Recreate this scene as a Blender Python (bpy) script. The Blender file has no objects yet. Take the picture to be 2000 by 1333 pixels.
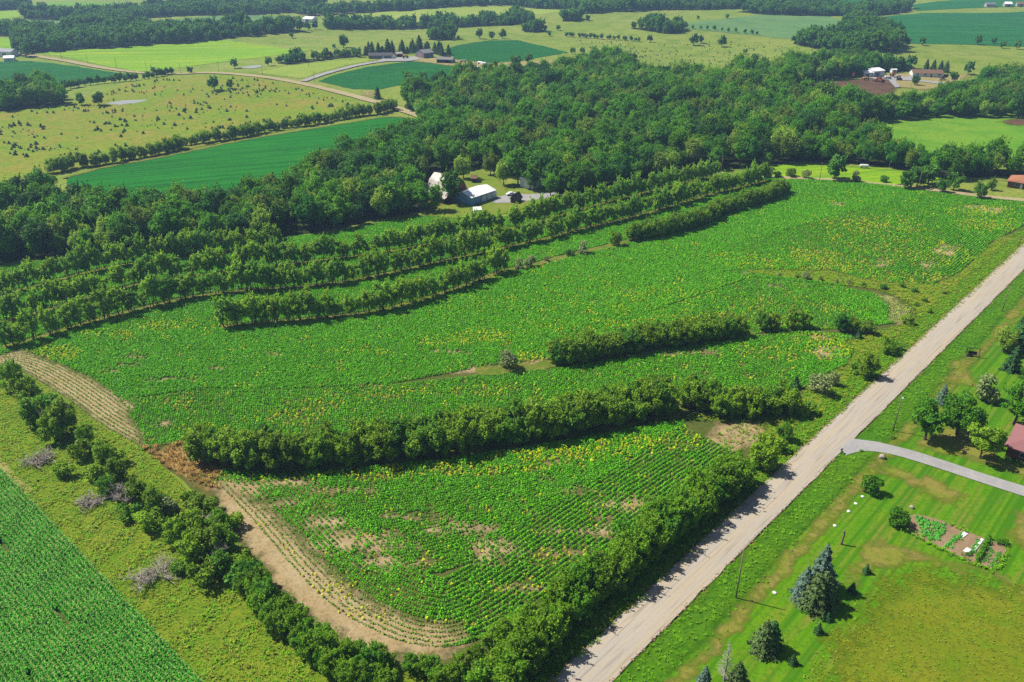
import bpy, bmesh, math, random
import numpy as np
from mathutils import Vector, Matrix
from mathutils.geometry import delaunay_2d_cdt

random.seed(7)
rng = np.random.default_rng(7)
SC = bpy.context.scene
COL = SC.collection

# ------------------------------------------------------------------ camera
CAM_H = 110.0
PITCH = math.radians(27.0)
FPX = 1600.0                      # focal length in photo pixels (photo 2000 wide)
cam_data = bpy.data.cameras.new("camera")
cam_data.sensor_width = 36.0
cam_data.lens = 36.0 * FPX / 2000.0
cam_data.clip_start = 1.0
cam_data.clip_end = 20000.0
cam = bpy.data.objects.new("camera", cam_data)
cam.location = (0, 0, CAM_H)
cam.rotation_euler = (math.radians(90) - PITCH, 0, 0)
COL.objects.link(cam)
SC.camera = cam

# ------------------------------------------------------------------ sky and sun
SUN_ELEV = math.radians(52.0)
SH_AZ = math.radians(-20.0)       # heading of the shadows on the ground, measured from +X
sun_from = Vector((-math.cos(SH_AZ) * math.cos(SUN_ELEV), -math.sin(SH_AZ) * math.cos(SUN_ELEV), math.sin(SUN_ELEV)))
world = bpy.data.worlds.new("World")
SC.world = world
world.use_nodes = True
wn = world.node_tree.nodes
wl = world.node_tree.links
wn.clear()
sky = wn.new("ShaderNodeTexSky")
sky.sky_type = 'NISHITA'
sky.sun_disc = False
sky.sun_elevation = SUN_ELEV
sky.sun_rotation = math.atan2(sun_from.x, sun_from.y)
sky.altitude = 350
bg = wn.new("ShaderNodeBackground")
bg.inputs[1].default_value = 0.06
wo = wn.new("ShaderNodeOutputWorld")
wl.new(sky.outputs[0], bg.inputs[0])
wl.new(bg.outputs[0], wo.inputs[0])
sun_data = bpy.data.lights.new("sun", 'SUN')
sun_data.energy = 5.0
sun_data.angle = math.radians(0.5)
sun_data.color = (1.0, 0.945, 0.83)
sun = bpy.data.objects.new("sun", sun_data)
sun.rotation_euler = (-sun_from).to_track_quat('-Z', 'Y').to_euler()
sun.location = (-200, 100, 300)
COL.objects.link(sun)
SC.view_settings.view_transform = 'Standard'
SC.view_settings.look = 'None'
SC.view_settings.exposure = 0.85
SC.view_settings.gamma = 1.0
SC.view_settings.use_curve_mapping = False
SC.cycles.max_bounces = 6
SC.cycles.diffuse_bounces = 3
SC.cycles.transmission_bounces = 3
SC.cycles.volume_bounces = 0
SC.cycles.use_denoising = False

# ------------------------------------------------------------------ terrain and projection helpers
def terrain(x, y):
    x = np.asarray(x, float); y = np.asarray(y, float)
    d = np.hypot(x * 0.8, y)
    a = np.clip((d - 330.0) / 420.0, 0, 1)
    a = a * a * (3 - 2 * a)
    h = (3.2 * np.sin(x / 71.0 + 0.6 * np.sin(y / 160.0)) * np.sin(y / 83.0 + 1.1)
         + 2.6 * np.sin(x / 143.0 + y / 111.0 + 2.0) + 1.2 * np.sin(x / 37.0 - y / 61.0))
    return a * h

CP, SP = math.cos(PITCH), math.sin(PITCH)

def at_many(P):
    """photo pixels -> points on the terrain"""
    P = np.asarray(P, float).reshape(-1, 2)
    u = (P[:, 0] - 1000.0) / FPX
    v = -(P[:, 1] - 666.5) / FPX
    D = np.stack([u, v * SP + CP, v * CP - SP], 1)
    D /= np.linalg.norm(D, axis=1)[:, None]
    n = len(P)
    lo = np.zeros(n); hi = np.full(n, np.nan)
    t = np.full(n, 100.0)
    done = np.zeros(n, bool)
    flat = (CAM_H) / np.maximum(-D[:, 2], 1e-3)
    t = np.maximum(flat - 140.0 - 0.12 * flat, 60.0)
    lo = t.copy()
    for _ in range(1500):
        z = CAM_H + D[:, 2] * t
        below = z <= terrain(D[:, 0] * t, D[:, 1] * t)
        newly = below & ~done
        hi[newly] = t[newly]
        done |= below
        if done.all():
            break
        lo[~done] = t[~done]
        t[~done] += 2.0
    hi[np.isnan(hi)] = t[np.isnan(hi)]
    for _ in range(14):
        m = 0.5 * (lo + hi)
        b = CAM_H + D[:, 2] * m <= terrain(D[:, 0] * m, D[:, 1] * m)
        hi = np.where(b, m, hi); lo = np.where(b, lo, m)
    X = D[:, 0] * hi; Y = D[:, 1] * hi
    return np.stack([X, Y, terrain(X, Y)], 1)

def at(px, py):
    return Vector(at_many([(px, py)])[0])

def W(pts):
    return at_many(pts)[:, :2]

def project(X, Y, Z):
    qz = Z - CAM_H
    f = Y * CP - qz * SP
    f = np.where(f < 1.0, 1.0, f)
    uu = Y * SP + qz * CP
    return 1000.0 + FPX * X / f, 666.5 - FPX * uu / f

def inpoly(P, poly):
    P = np.asarray(P); poly = np.asarray(poly)
    x, y = P[:, 0], P[:, 1]
    r = np.zeros(len(P), bool)
    n = len(poly); j = n - 1
    for i in range(n):
        xi, yi = poly[i]; xj, yj = poly[j]
        c = (yi > y) != (yj > y)
        if yi != yj:
            r ^= c & (x < (xj - xi) * (y - yi) / (yj - yi) + xi)
        j = i
    return r

def dist_line(P, line):
    P = np.asarray(P); line = np.asarray(line)
    d = np.full(len(P), 1e9)
    for a, b in zip(line[:-1], line[1:]):
        ab = b - a
        t = np.clip(((P - a) @ ab) / max(ab @ ab, 1e-9), 0, 1)
        d = np.minimum(d, np.hypot(*(P - a - t[:, None] * ab).T))
    return d

def resample(line, step):
    line = np.asarray(line, float)
    s = np.concatenate([[0], np.cumsum(np.hypot(*np.diff(line, axis=0).T))])
    n = max(2, int(s[-1] / step) + 1)
    q = np.linspace(0, s[-1], n)
    return np.stack([np.interp(q, s, line[:, 0]), np.interp(q, s, line[:, 1])], 1)

def smooth(line, step=4.0, win=9):
    l = resample(line, step)
    if len(l) > 2 * win:
        k = np.ones(win) / win
        pad = win // 2
        for c in range(2):
            e = np.concatenate([2 * l[0, c] - l[pad:0:-1, c], l[:, c], 2 * l[-1, c] - l[-2:-pad - 2:-1, c]])
            l[:, c] = np.convolve(e, k, 'valid')
    return l

def wavenoise(P, scale, seed=0):
    r = np.random.default_rng(seed)
    out = np.zeros(len(P))
    for k in range(9):
        a = r.uniform(0, 2 * math.pi); f = r.uniform(0.5, 1.9) / scale
        out += np.sin((P[:, 0] * math.cos(a) + P[:, 1] * math.sin(a)) * f * 2 * math.pi + r.uniform(0, 6.28))
    return out / 3.0

# ------------------------------------------------------------------ object helpers
def tag(o, label=None, cat=None, group=None, kind=None):
    if label: o["label"] = label
    if cat: o["category"] = cat
    if group: o["group"] = group
    if kind: o["kind"] = kind
    return o

def obj(name, me, parent=None):
    o = bpy.data.objects.new(name, me)
    COL.objects.link(o)
    if parent is not None:
        o.parent = parent
    return o

def empty(name, loc, rz=0.0, s=1.0):
    o = bpy.data.objects.new(name, None)
    o.empty_display_size = 0.5
    o.location = loc
    o.rotation_euler = (0, 0, rz)
    o.scale = (s, s, s) if not hasattr(s, '__len__') else s
    COL.objects.link(o)
    return o

def mesh_np(name, V, F, mat=None, smooth_shade=False):
    V = np.asarray(V, np.float32); F = np.asarray(F, np.int32)
    me = bpy.data.meshes.new(name)
    k = F.shape[1]
    me.vertices.add(len(V)); me.vertices.foreach_set("co", V.ravel())
    me.loops.add(F.size); me.loops.foreach_set("vertex_index", F.ravel())
    me.polygons.add(len(F))
    me.polygons.foreach_set("loop_start", np.arange(0, F.size, k, dtype=np.int32))
    if smooth_shade:
        me.polygons.foreach_set("use_smooth", np.ones(len(F), bool))
    me.update(calc_edges=True)
    if mat: me.materials.append(mat)
    return me

def mesh_bm(name, bm, mat, smooth_shade=False):
    bmesh.ops.recalc_face_normals(bm, faces=bm.faces)
    me = bpy.data.meshes.new(name)
    bm.to_mesh(me); bm.free()
    if smooth_shade:
        for p in me.polygons: p.use_smooth = True
    me.materials.append(mat)
    return me

def bm_box(bm, x0, x1, y0, y1, z0, z1):
    v = [bm.verts.new(c) for c in ((x0, y0, z0), (x1, y0, z0), (x1, y1, z0), (x0, y1, z0), (x0, y0, z1), (x1, y0, z1), (x1, y1, z1), (x0, y1, z1))]
    for f in ((0, 3, 2, 1), (4, 5, 6, 7), (0, 1, 5, 4), (1, 2, 6, 5), (2, 3, 7, 6), (3, 0, 4, 7)):
        bm.faces.new([v[i] for i in f])

def box_mesh(name, dims, mat):
    bm = bmesh.new(); bm_box(bm, *dims)
    return mesh_bm(name, bm, mat)

def bm_tube(bm, pts, radii, n=6, cap=True):
    rings = []
    pts = [Vector(p) for p in pts]
    for i, p in enumerate(pts):
        d = (pts[min(i + 1, len(pts) - 1)] - pts[max(i - 1, 0)])
        if d.length < 1e-6: d = Vector((0, 0, 1))
        d.normalize()
        ref = Vector((1, 0, 0)) if abs(d.x) < 0.8 else Vector((0, 1, 0))
        a = d.cross(ref).normalized(); b = d.cross(a)
        rings.append([bm.verts.new(p + (a * math.cos(2 * math.pi * k / n) + b * math.sin(2 * math.pi * k / n)) * radii[i]) for k in range(n)])
    for r0, r1 in zip(rings[:-1], rings[1:]):
        for k in range(n):
            bm.faces.new((r0[k], r0[(k + 1) % n], r1[(k + 1) % n], r1[k]))
    if cap:
        bm.faces.new(rings[0]); bm.faces.new(rings[-1])

# ------------------------------------------------------------------ materials
def lin(c):
    return tuple(((x / 255.0) / 12.92 if x / 255.0 <= 0.04045 else ((x / 255.0 + 0.055) / 1.055) ** 2.4) for x in c)

EXPK = 0.62                      # photo colours are read off sunlit surfaces; scale to albedo
def base(c, k=0.72):
    l = lin(c); k = k * EXPK
    return (l[0] * k, l[1] * k, l[2] * k, 1.0)

MATS = {}
def new_mat(name):
    m = bpy.data.materials.new(name); m.use_nodes = True
    m.node_tree.nodes.clear()
    MATS[name] = m
    return m, m.node_tree.nodes, m.node_tree.links

def mixc(nt, fac, a, b, blend='MIX'):
    n = nt.nodes.new("ShaderNodeMix"); n.data_type = 'RGBA'; n.blend_type = blend
    if hasattr(fac, 'is_linked') or isinstance(fac, bpy.types.NodeSocket): nt.links.new(fac, n.inputs[0])
    else: n.inputs[0].default_value = fac
    for s, i in ((a, 6), (b, 7)):
        if isinstance(s, bpy.types.NodeSocket): nt.links.new(s, n.inputs[i])
        else: n.inputs[i].default_value = s
    return n.outputs[2]

def noise(nt, coord, scale, detail=3.0, rough=0.6, lo=0.35, hi=0.65):
    n = nt.nodes.new("ShaderNodeTexNoise")
    n.inputs["Scale"].default_value = scale
    n.inputs["Detail"].default_value = detail
    n.inputs["Roughness"].default_value = rough
    nt.links.new(coord, n.inputs["Vector"])
    r = nt.nodes.new("ShaderNodeMapRange")
    r.inputs[1].default_value = lo; r.inputs[2].default_value = hi
    nt.links.new(n.outputs[0], r.inputs[0])
    return r.outputs[0]

def mapping(nt, rotz=0.0, scale=(1, 1, 1)):
    tc = nt.nodes.new("ShaderNodeTexCoord")
    out = tc.outputs["Object"]
    if rotz:
        mp = nt.nodes.new("ShaderNodeMapping"); mp.inputs["Rotation"].default_value = (0, 0, rotz)
        nt.links.new(out, mp.inputs[0]); out = mp.outputs[0]
    mp = nt.nodes.new("ShaderNodeMapping"); mp.inputs["Scale"].default_value = scale
    nt.links.new(out, mp.inputs[0])
    return mp.outputs[0]

def ground_mat(name, cols, scales=(0.02, 0.09, 0.7), bump=0.15, rough=0.95, streak=None, k=0.72, fine=2.5, spot=None, rows=None):
    """cols: base, broad patch colour, medium patch colour, fine speck colour"""
    m, N, L = new_mat(name); nt = m.node_tree
    co = mapping(nt)
    c = mixc(nt, noise(nt, co, scales[0], 4), base(cols[0], k), base(cols[1], k))
    c = mixc(nt, noise(nt, co, scales[1], 5, 0.65, 0.45, 0.7), c, base(cols[2], k))
    if streak:
        sc = mapping(nt, streak[0], (streak[1], 1.0, 1.0))
        c = mixc(nt, noise(nt, sc, streak[2], 4, 0.6, 0.48, 0.68), c, base(streak[3], k))
    if rows:
        rc = mapping(nt, rows[0], (0.015, 1.0, 1.0))
        c = mixc(nt, noise(nt, rc, rows[1], 2, 0.5, 0.42, 0.62), c, base(rows[2], k))
    if spot:
        c = mixc(nt, noise(nt, co, spot[0], 2, 0.5, spot[1], spot[1] + 0.06), c, base(spot[2], k))
    c = mixc(nt, noise(nt, co, scales[2], 6, 0.75, 0.48, 0.66), c, base(cols[3], k))
    b = N.new("ShaderNodeBsdfPrincipled")
    L.new(c, b.inputs["Base Color"])
    b.inputs["Roughness"].default_value = rough
    b.inputs["Specular IOR Level"].default_value = 0.08
    if bump:
        n = N.new("ShaderNodeTexNoise"); n.inputs["Scale"].default_value = fine; n.inputs["Detail"].default_value = 4; n.inputs["Roughness"].default_value = 0.7
        L.new(co, n.inputs["Vector"])
        bp = N.new("ShaderNodeBump"); bp.inputs["Strength"].default_value = 0.9; bp.inputs["Distance"].default_value = bump
        L.new(n.outputs[0], bp.inputs["Height"]); L.new(bp.outputs[0], b.inputs["Normal"])
    o = N.new("ShaderNodeOutputMaterial"); L.new(b.outputs[0], o.inputs[0])
    return m

def leaf_mat(name, c1, c2, k=1.0,  trans=0.28, vary=0.28, c3=None):
    m, N, L = new_mat(name); nt = m.node_tree
    k = k * 1.55
    g = N.new("ShaderNodeNewGeometry"); oi = N.new("ShaderNodeObjectInfo")
    c = mixc(nt, g.outputs["Random Per Island"], base(c1, k), base(c2, k))
    if c3:
        r = N.new("ShaderNodeMapRange"); r.inputs[1].default_value = 0.55; r.inputs[2].default_value = 1.0
        L.new(oi.outputs["Random"], r.inputs[0])
        c = mixc(nt, r.outputs[0], c, base(c3, k))
    hs = N.new("ShaderNodeHueSaturation")
    L.new(c, hs.inputs["Color"])
    mr = N.new("ShaderNodeMapRange"); mr.inputs[3].default_value = 1 - vary; mr.inputs[4].default_value = 1 + vary
    L.new(oi.outputs["Random"], mr.inputs[0]); L.new(mr.outputs[0], hs.inputs["Value"])
    b = N.new("ShaderNodeBsdfPrincipled")
    L.new(hs.outputs[0], b.inputs["Base Color"]); b.inputs["Roughness"].default_value = 0.6; b.inputs["Specular IOR Level"].default_value = 0.18
    t = N.new("ShaderNodeBsdfTranslucent"); L.new(hs.outputs[0], t.inputs[0])
    mx = N.new("ShaderNodeMixShader"); mx.inputs[0].default_value = trans
    L.new(b.outputs[0], mx.inputs[1]); L.new(t.outputs[0], mx.inputs[2])
    o = N.new("ShaderNodeOutputMaterial"); L.new(mx.outputs[0], o.inputs[0])
    return m

def plain_mat(name, c, rough=0.7, k=0.72, metal=0.0, var=0.12, scale=1.2, ribs=None, c2=None):
    m, N, L = new_mat(name); nt = m.node_tree
    co = mapping(nt)
    dark = tuple(x * (1 - var * 2) for x in base(c, k)[:3]) + (1.0,)
    col = mixc(nt, noise(nt, co, scale, 5, 0.65, 0.4, 0.75), base(c, k), base(c2, k) if c2 else dark)
    b = N.new("ShaderNodeBsdfPrincipled")
    L.new(col, b.inputs["Base Color"]); b.inputs["Roughness"].default_value = rough; b.inputs["Metallic"].default_value = metal
    b.inputs["Specular IOR Level"].default_value = 0.25
    if ribs:
        w = N.new("ShaderNodeTexWave"); w.wave_type = 'BANDS'; w.bands_direction = ribs[0]; w.inputs["Scale"].default_value = ribs[1]
        L.new(co, w.inputs[0])
        bp = N.new("ShaderNodeBump"); bp.inputs["Strength"].default_value = 0.6; bp.inputs["Distance"].default_value = 0.05
        L.new(w.outputs[1], bp.inputs["Height"]); L.new(bp.outputs[0], b.inputs["Normal"])
    o = N.new("ShaderNodeOutputMaterial"); L.new(b.outputs[0], o.inputs[0])
    return m

ROADANG = math.radians(90 - 43.0)     # road heading from +X
M_pasture = ground_mat("pasture_grass", [(150, 172, 58), (172, 178, 84), (120, 152, 44), (104, 140, 48)], (0.012, 0.05, 0.5), 0.1, fine=0.8)
M_cedar = ground_mat("cedar_pasture", [(146, 168, 36), (172, 160, 66), (126, 170, 28), (110, 138, 32)], (0.03, 0.07, 0.35), 0.2, fine=0.8)
M_lawn = ground_mat("lawn_grass", [(98, 162, 8), (118, 168, 18), (136, 164, 34), (76, 138, 8)], (0.05, 0.16, 1.4), 0.06, streak=(-ROADANG, 0.16, 0.28, (150, 150, 60)), rows=(-ROADANG, 0.9, (78, 140, 10)))
M_meadow = ground_mat("unmown_meadow", [(134, 148, 26), (150, 156, 36), (114, 152, 20), (106, 126, 22)], (0.05, 0.2, 1.1), 0.15, fine=3)
M_dry = ground_mat("dry_lawn", [(160, 152, 70), (140, 158, 44), (172, 150, 90), (124, 142, 40)], (0.08, 0.25, 1.3), 0.08)
M_verge = ground_mat("verge_grass", [(86, 148, 16), (110, 150, 24), (70, 130, 18), (60, 112, 18)], (0.05, 0.2, 1.2), 0.15)
M_rough = ground_mat("rough_grass", [(138, 162, 30), (158, 166, 52), (112, 156, 28), (100, 132, 28)], (0.05, 0.16, 1.0), 0.2)
M_strip = ground_mat("strip_grass", [(124, 144, 46), (166, 154, 80), (96, 138, 34), (90, 116, 36)], (0.06, 0.22, 1.0), 0.15)
M_soil = ground_mat("field_soil", [(204, 180, 136), (188, 162, 114), (214, 194, 154), (164, 140, 98)], (0.04, 0.2, 1.6), 0.1)
M_soilshade = ground_mat("canopy_shade_soil", [(104, 116, 52), (92, 112, 40), (128, 122, 68), (76, 90, 34)], (0.04, 0.2, 1.6), 0.1)  # canopy shade painted into the soil: darker and greener than the bare soil
M_orange = ground_mat("sprayed_grass", [(196, 158, 92), (176, 140, 80), (212, 184, 124), (140, 136, 60)], (0.1, 0.3, 1.5), 0.2)
M_lime = ground_mat("lime_field", [(152, 200, 24), (170, 210, 34), (132, 188, 26), (124, 176, 34)], (0.01, 0.04, 0.4), 0.05, streak=(-0.2, 0.1, 0.06, (190, 206, 40)), rows=(-0.3, 0.25, (130, 180, 28)))
M_soyfar = ground_mat("far_soy", [(24, 118, 42), (36, 132, 46), (18, 104, 40), (30, 122, 36)], (0.01, 0.05, 0.6), 0.2, fine=0.8, rows=(-0.4, 0.4, (16, 96, 36)))
M_soymid = ground_mat("mid_soy", [(28, 140, 30), (40, 150, 34), (20, 122, 30), (34, 134, 22)], (0.015, 0.06, 0.6), 0.25, fine=0.9, streak=(0.25, 0.06, 0.12, (50, 146, 40)), spot=(0.05, 0.75, (140, 180, 60)), rows=(-0.35, 0.55, (16, 104, 26)))
M_soyteal = ground_mat("teal_soy", [(30, 122, 58), (44, 132, 66), (22, 108, 54), (52, 134, 62)], (0.008, 0.03, 0.3), 0.2, fine=0.6, streak=(0.1, 0.08, 0.05, (66, 144, 72)), rows=(-0.1, 0.3, (20, 104, 50)))
M_greyfield = ground_mat("greyish_field", [(104, 152, 88), (124, 164, 92), (88, 140, 80), (132, 164, 96)], (0.008, 0.03, 0.3), 0.1, fine=0.6)
M_pale = ground_mat("pale_hayfield", [(168, 188, 70), (186, 194, 86), (146, 182, 60), (134, 170, 66)], (0.01, 0.04, 0.5), 0.05, fine=0.6)
M_brightpast = ground_mat("bright_pasture", [(120, 178, 36), (146, 184, 54), (98, 164, 34), (104, 158, 44)], (0.015, 0.05, 0.5), 0.1, fine=0.6)
M_burn = ground_mat("bare_brown_ground", [(112, 84, 66), (140, 108, 84), (90, 66, 54), (126, 92, 66)], (0.02, 0.08, 0.6), 0.1)
M_tan = ground_mat("tan_ground", [(190, 172, 112), (176, 166, 96), (200, 180, 130), (150, 150, 84)], (0.02, 0.1, 0.8), 0.08)
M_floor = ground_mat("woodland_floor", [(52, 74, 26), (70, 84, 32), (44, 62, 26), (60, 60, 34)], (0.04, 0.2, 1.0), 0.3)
M_yard = ground_mat("yard_grass", [(128, 160, 40), (152, 160, 60), (106, 156, 34), (168, 152, 84)], (0.05, 0.15, 1.0), 0.08)
M_gdrive = ground_mat("pale_gravel", [(205, 204, 206), (190, 188, 190), (214, 210, 206), (168, 164, 162)], (0.1, 0.5, 3.0), 0.04, k=0.66)
M_dirt = ground_mat("dirt_road", [(206, 190, 146), (196, 178, 130), (214, 200, 164), (180, 160, 116)], (0.03, 0.2, 1.2), 0.04, k=0.7)
M_garden = ground_mat("garden_soil", [(178, 150, 118), (190, 160, 130), (160, 132, 100), (140, 116, 86)], (0.2, 0.5, 3.0), 0.05)
M_pond = plain_mat("pond_water", (196, 196, 184), 0.35, 0.7)

def road_mat():
    m, N, L = new_mat("gravel_road"); nt = m.node_tree
    k = 0.76
    co = mapping(nt)
    rot = mapping(nt, -ROADANG, (1, 1, 1))       # x' runs along the road
    st = mapping(nt, -ROADANG, (0.03, 1.0, 1.0))
    c = mixc(nt, noise(nt, co, 0.06, 4), base((208, 198, 184), k), base((200, 192, 182), k))
    c = mixc(nt, noise(nt, st, 1.1, 3, 0.55, 0.42, 0.62), c, base((212, 196, 170), k))
    c = mixc(nt, noise(nt, st, 2.6, 3, 0.6, 0.52, 0.7), c, base((176, 162, 146), k))
    c = mixc(nt, noise(nt, co, 2.4, 6, 0.8, 0.5, 0.72), c, base((184, 174, 160), k))
    b = N.new("ShaderNodeBsdfPrincipled"); L.new(c, b.inputs["Base Color"])
    b.inputs["Roughness"].default_value = 0.95; b.inputs["Specular IOR Level"].default_value = 0.1
    n = N.new("ShaderNodeTexNoise"); n.inputs["Scale"].default_value = 2.2; n.inputs["Detail"].default_value = 4; L.new(st, n.inputs["Vector"])
    bp = N.new("ShaderNodeBump"); bp.inputs["Strength"].default_value = 0.5; bp.inputs["Distance"].default_value = 0.1
    L.new(n.outputs[0], bp.inputs["Height"]); L.new(bp.outputs[0], b.inputs["Normal"])
    o = N.new("ShaderNodeOutputMaterial"); L.new(b.outputs[0], o.inputs[0])
    return m
M_road = road_mat()

L_wood = leaf_mat("woodland_leaves", (60, 124, 8), (114, 162, 18), 1.2, 0.4, 0.5, (42, 94, 20))
L_wood2 = leaf_mat("dark_woodland_leaves", (40, 92, 24), (72, 120, 38), 1.05, 0.35, 0.4)
L_wood3 = leaf_mat("pale_woodland_leaves", (98, 138, 30), (146, 166, 58), 1.1, 0.4, 0.35)
L_row = leaf_mat("plantation_leaves", (96, 140, 22), (148, 176, 50), 1.45, 0.44, 0.25, (80, 122, 36))
L_hedge = leaf_mat("hedge_leaves", (88, 134, 12), (142, 170, 38), 1.15, 0.4, 0.35, (58, 106, 26))
L_willow = leaf_mat("roadside_leaves", (82, 134, 10), (134, 172, 32), 1.05, 0.4, 0.32, (62, 114, 20))
L_lawn = leaf_mat("lawn_tree_leaves", (48, 112, 10), (98, 148, 24), 0.95, 0.34, 0.2)
L_far = leaf_mat("far_tree_leaves", (62, 118, 26), (100, 146, 40), 1.2, 0.38, 0.3, (44, 90, 42))
L_lime = leaf_mat("lime_tree_leaves", (104, 150, 20), (144, 176, 40), 0.9, 0.3, 0.15)
L_spruce = leaf_mat("blue_spruce_needles", (62, 96, 76), (112, 138, 122), 0.85, 0.1, 0.15)
L_fir = leaf_mat("green_spruce_needles", (60, 92, 44), (104, 124, 64), 0.9, 0.1, 0.2)
L_dkfir = leaf_mat("dark_conifer_needles", (34, 78, 36), (58, 102, 46), 0.9, 0.1, 0.3)
L_grey = leaf_mat("grey_green_leaves", (108, 128, 72), (138, 148, 96), 1.0, 0.25, 0.2)
L_soy = leaf_mat("soybean_leaves", (54, 132, 6), (104, 172, 18), 1.15, 0.35, 0.28)
L_soyp = leaf_mat("thin_soybean_leaves", (96, 148, 40), (140, 164, 70), 1.0, 0.25, 0.2)
L_weed = leaf_mat("yellow_weed_leaves", (150, 182, 14), (208, 204, 38), 1.1, 0.3, 0.2)
L_corn = leaf_mat("corn_leaves", (34, 126, 12), (74, 160, 26), 1.0, 0.25, 0.18)
L_tassel = leaf_mat("corn_tassels", (150, 184, 80), (196, 204, 120), 0.9, 0.2, 0.1)
L_tuft = leaf_mat("grass_tufts", (118, 150, 20), (164, 172, 52), 0.95, 0.4, 0.35)
L_tuftg = leaf_mat("green_grass_tufts", (88, 156, 10), (128, 174, 24), 1.05, 0.4, 0.25)
L_veg = leaf_mat("vegetable_leaves", (50, 150, 40), (110, 186, 70), 1.0, 0.3, 0.2)
M_bark = plain_mat("bark", (108, 92, 74), 0.9)
M_deadwood = plain_mat("dead_wood", (214, 200, 188), 0.9)
M_deadgrey = plain_mat("grey_dead_wood", (156, 150, 144), 0.9)
M_pole = plain_mat("pole_wood", (160, 146, 124), 0.85)
M_wire = plain_mat("wire", (60, 60, 60), 0.5)

# ------------------------------------------------------------------ draped sheets
FEATHERED = {}
def feathered(mat):
    """same ground cover, thinning out raggedly toward the edge of its patch"""
    if mat.name in FEATHERED: return FEATHERED[mat.name]
    m = mat.copy(); nt = m.node_tree; N = nt.nodes; L = nt.links
    out = [n for n in N if n.bl_idname == "ShaderNodeOutputMaterial"][0]
    src = out.inputs[0].links[0].from_socket
    at_ = N.new("ShaderNodeAttribute"); at_.attribute_name = "edge"
    co = mapping(nt)
    n1 = noise(nt, co, 0.35, 5, 0.7, 0.25, 0.75)
    ad = N.new("ShaderNodeMath"); ad.operation = 'ADD'; L.new(at_.outputs["Fac"], ad.inputs[0]); L.new(n1, ad.inputs[1])
    mr = N.new("ShaderNodeMapRange"); mr.inputs[1].default_value = 0.55; mr.inputs[2].default_value = 1.15
    L.new(ad.outputs[0], mr.inputs[0])
    tr = N.new("ShaderNodeBsdfTransparent"); mx = N.new("ShaderNodeMixShader")
    L.new(mr.outputs[0], mx.inputs[0]); L.new(tr.outputs[0], mx.inputs[1]); L.new(src, mx.inputs[2]); L.new(mx.outputs[0], out.inputs[0])
    FEATHERED[mat.name] = m
    return m

def drape(name, px, mat, off, step=8.0, kind="structure", jitter=0.6, world_pts=None, label=None, cat=None, feather=0.0):
    poly = W(px) if world_pts is None else np.asarray(world_pts)
    loop = np.vstack([poly, poly[:1]])
    dense = resample(loop, max(step * 0.5, 2.0))[:-1]
    if jitter:
        nx = wavenoise(dense, 7.0, 3) * jitter * 0.5; ny = wavenoise(dense, 7.0, 4) * jitter * 0.5
        dense = dense + np.stack([nx, ny], 1)
    x0, y0 = dense.min(0); x1, y1 = dense.max(0)
    gx, gy = np.meshgrid(np.arange(x0 + step * .5, x1, step), np.arange(y0 + step * .5, y1, step))
    G = np.stack([gx.ravel(), gy.ravel()], 1)
    if len(G):
        G = G[inpoly(G, dense)]
        if len(G):
            G = G[dist_line(G, np.vstack([dense, dense[:1]])) > step * 0.3]
    P = np.vstack([dense, G]) if len(G) else dense
    n = len(dense)
    res = delaunay_2d_cdt([Vector(p) for p in P.tolist()], [], [list(range(n))], 1, 1e-4)
    V = np.array([(v.x, v.y) for v in res[0]]); F = [f for f in res[2] if len(f) == 3]
    Z = terrain(V[:, 0], V[:, 1]) + off
    me = mesh_np(name, np.column_stack([V, Z]), np.array(F), mat, True)
    if feather:
        me.materials[0] = feathered(mat)
        d = dist_line(V, np.vstack([dense, dense[:1]]))
        at_ = me.attributes.new("edge", 'FLOAT', 'POINT'); at_.data.foreach_set("value", np.clip(d / feather, 0, 1).astype(np.float32))
    o = obj(name, me)
    o["kind"] = kind
    if label: tag(o, label, cat)
    return o

def ribbon(name, line_w, width, mat, off, crown=0.0, wobble=0.15, kind="structure", n=5, step=3.0):
    l = smooth(line_w, step, 5)
    t = np.gradient(l, axis=0); t /= np.linalg.norm(t, axis=1)[:, None]
    nrm = np.stack([-t[:, 1], t[:, 0]], 1)
    V = []; m = len(l)
    wl = 1 + wobble * wavenoise(l, 9.0, 11); wr = 1 + wobble * wavenoise(l, 9.0, 12)
    wv = width if np.ndim(width) else np.full(m, width)
    for j in range(n):
        s = j / (n - 1) * 2 - 1
        w = np.where(s < 0, wl, wr) * wv * 0.5 * s
        p = l + nrm * w[:, None]
        V.append(np.column_stack([p, terrain(p[:, 0], p[:, 1]) + off + crown * (1 - s * s)]))
    V = np.concatenate(V)
    F = []
    for j in range(n - 1):
        a = np.arange(m - 1) + j * m
        F.append(np.stack([a, a + m, a + m + 1, a + 1], 1))
    me = mesh_np(name, V, np.concatenate(F), mat, True)
    o = obj(name, me); o["kind"] = kind
    return o

# ------------------------------------------------------------------ ground sheet to the horizon
def axis(lo, hi, fine_lo, fine_hi, step, coarse):
    return np.unique(np.concatenate([np.arange(lo, fine_lo, coarse), np.arange(fine_lo, fine_hi, step), np.arange(fine_hi, hi + 1, coarse)]))
gx = axis(-4200, 4200, -1050, 1050, 10, 150)
gy = axis(-600, 6600, 20, 1800, 10, 150)
XX, YY = np.meshgrid(gx, gy)
V = np.column_stack([XX.ravel(), YY.ravel(), terrain(XX, YY).ravel()])
nx_ = len(gx)
ii, jj = np.meshgrid(np.arange(nx_ - 1), np.arange(len(gy) - 1))
a = (jj * nx_ + ii).ravel()
ground = obj("ground", mesh_np("ground", V, np.stack([a, a + 1, a + nx_ + 1, a + nx_], 1), M_pasture, True))
ground["kind"] = "structure"

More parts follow.
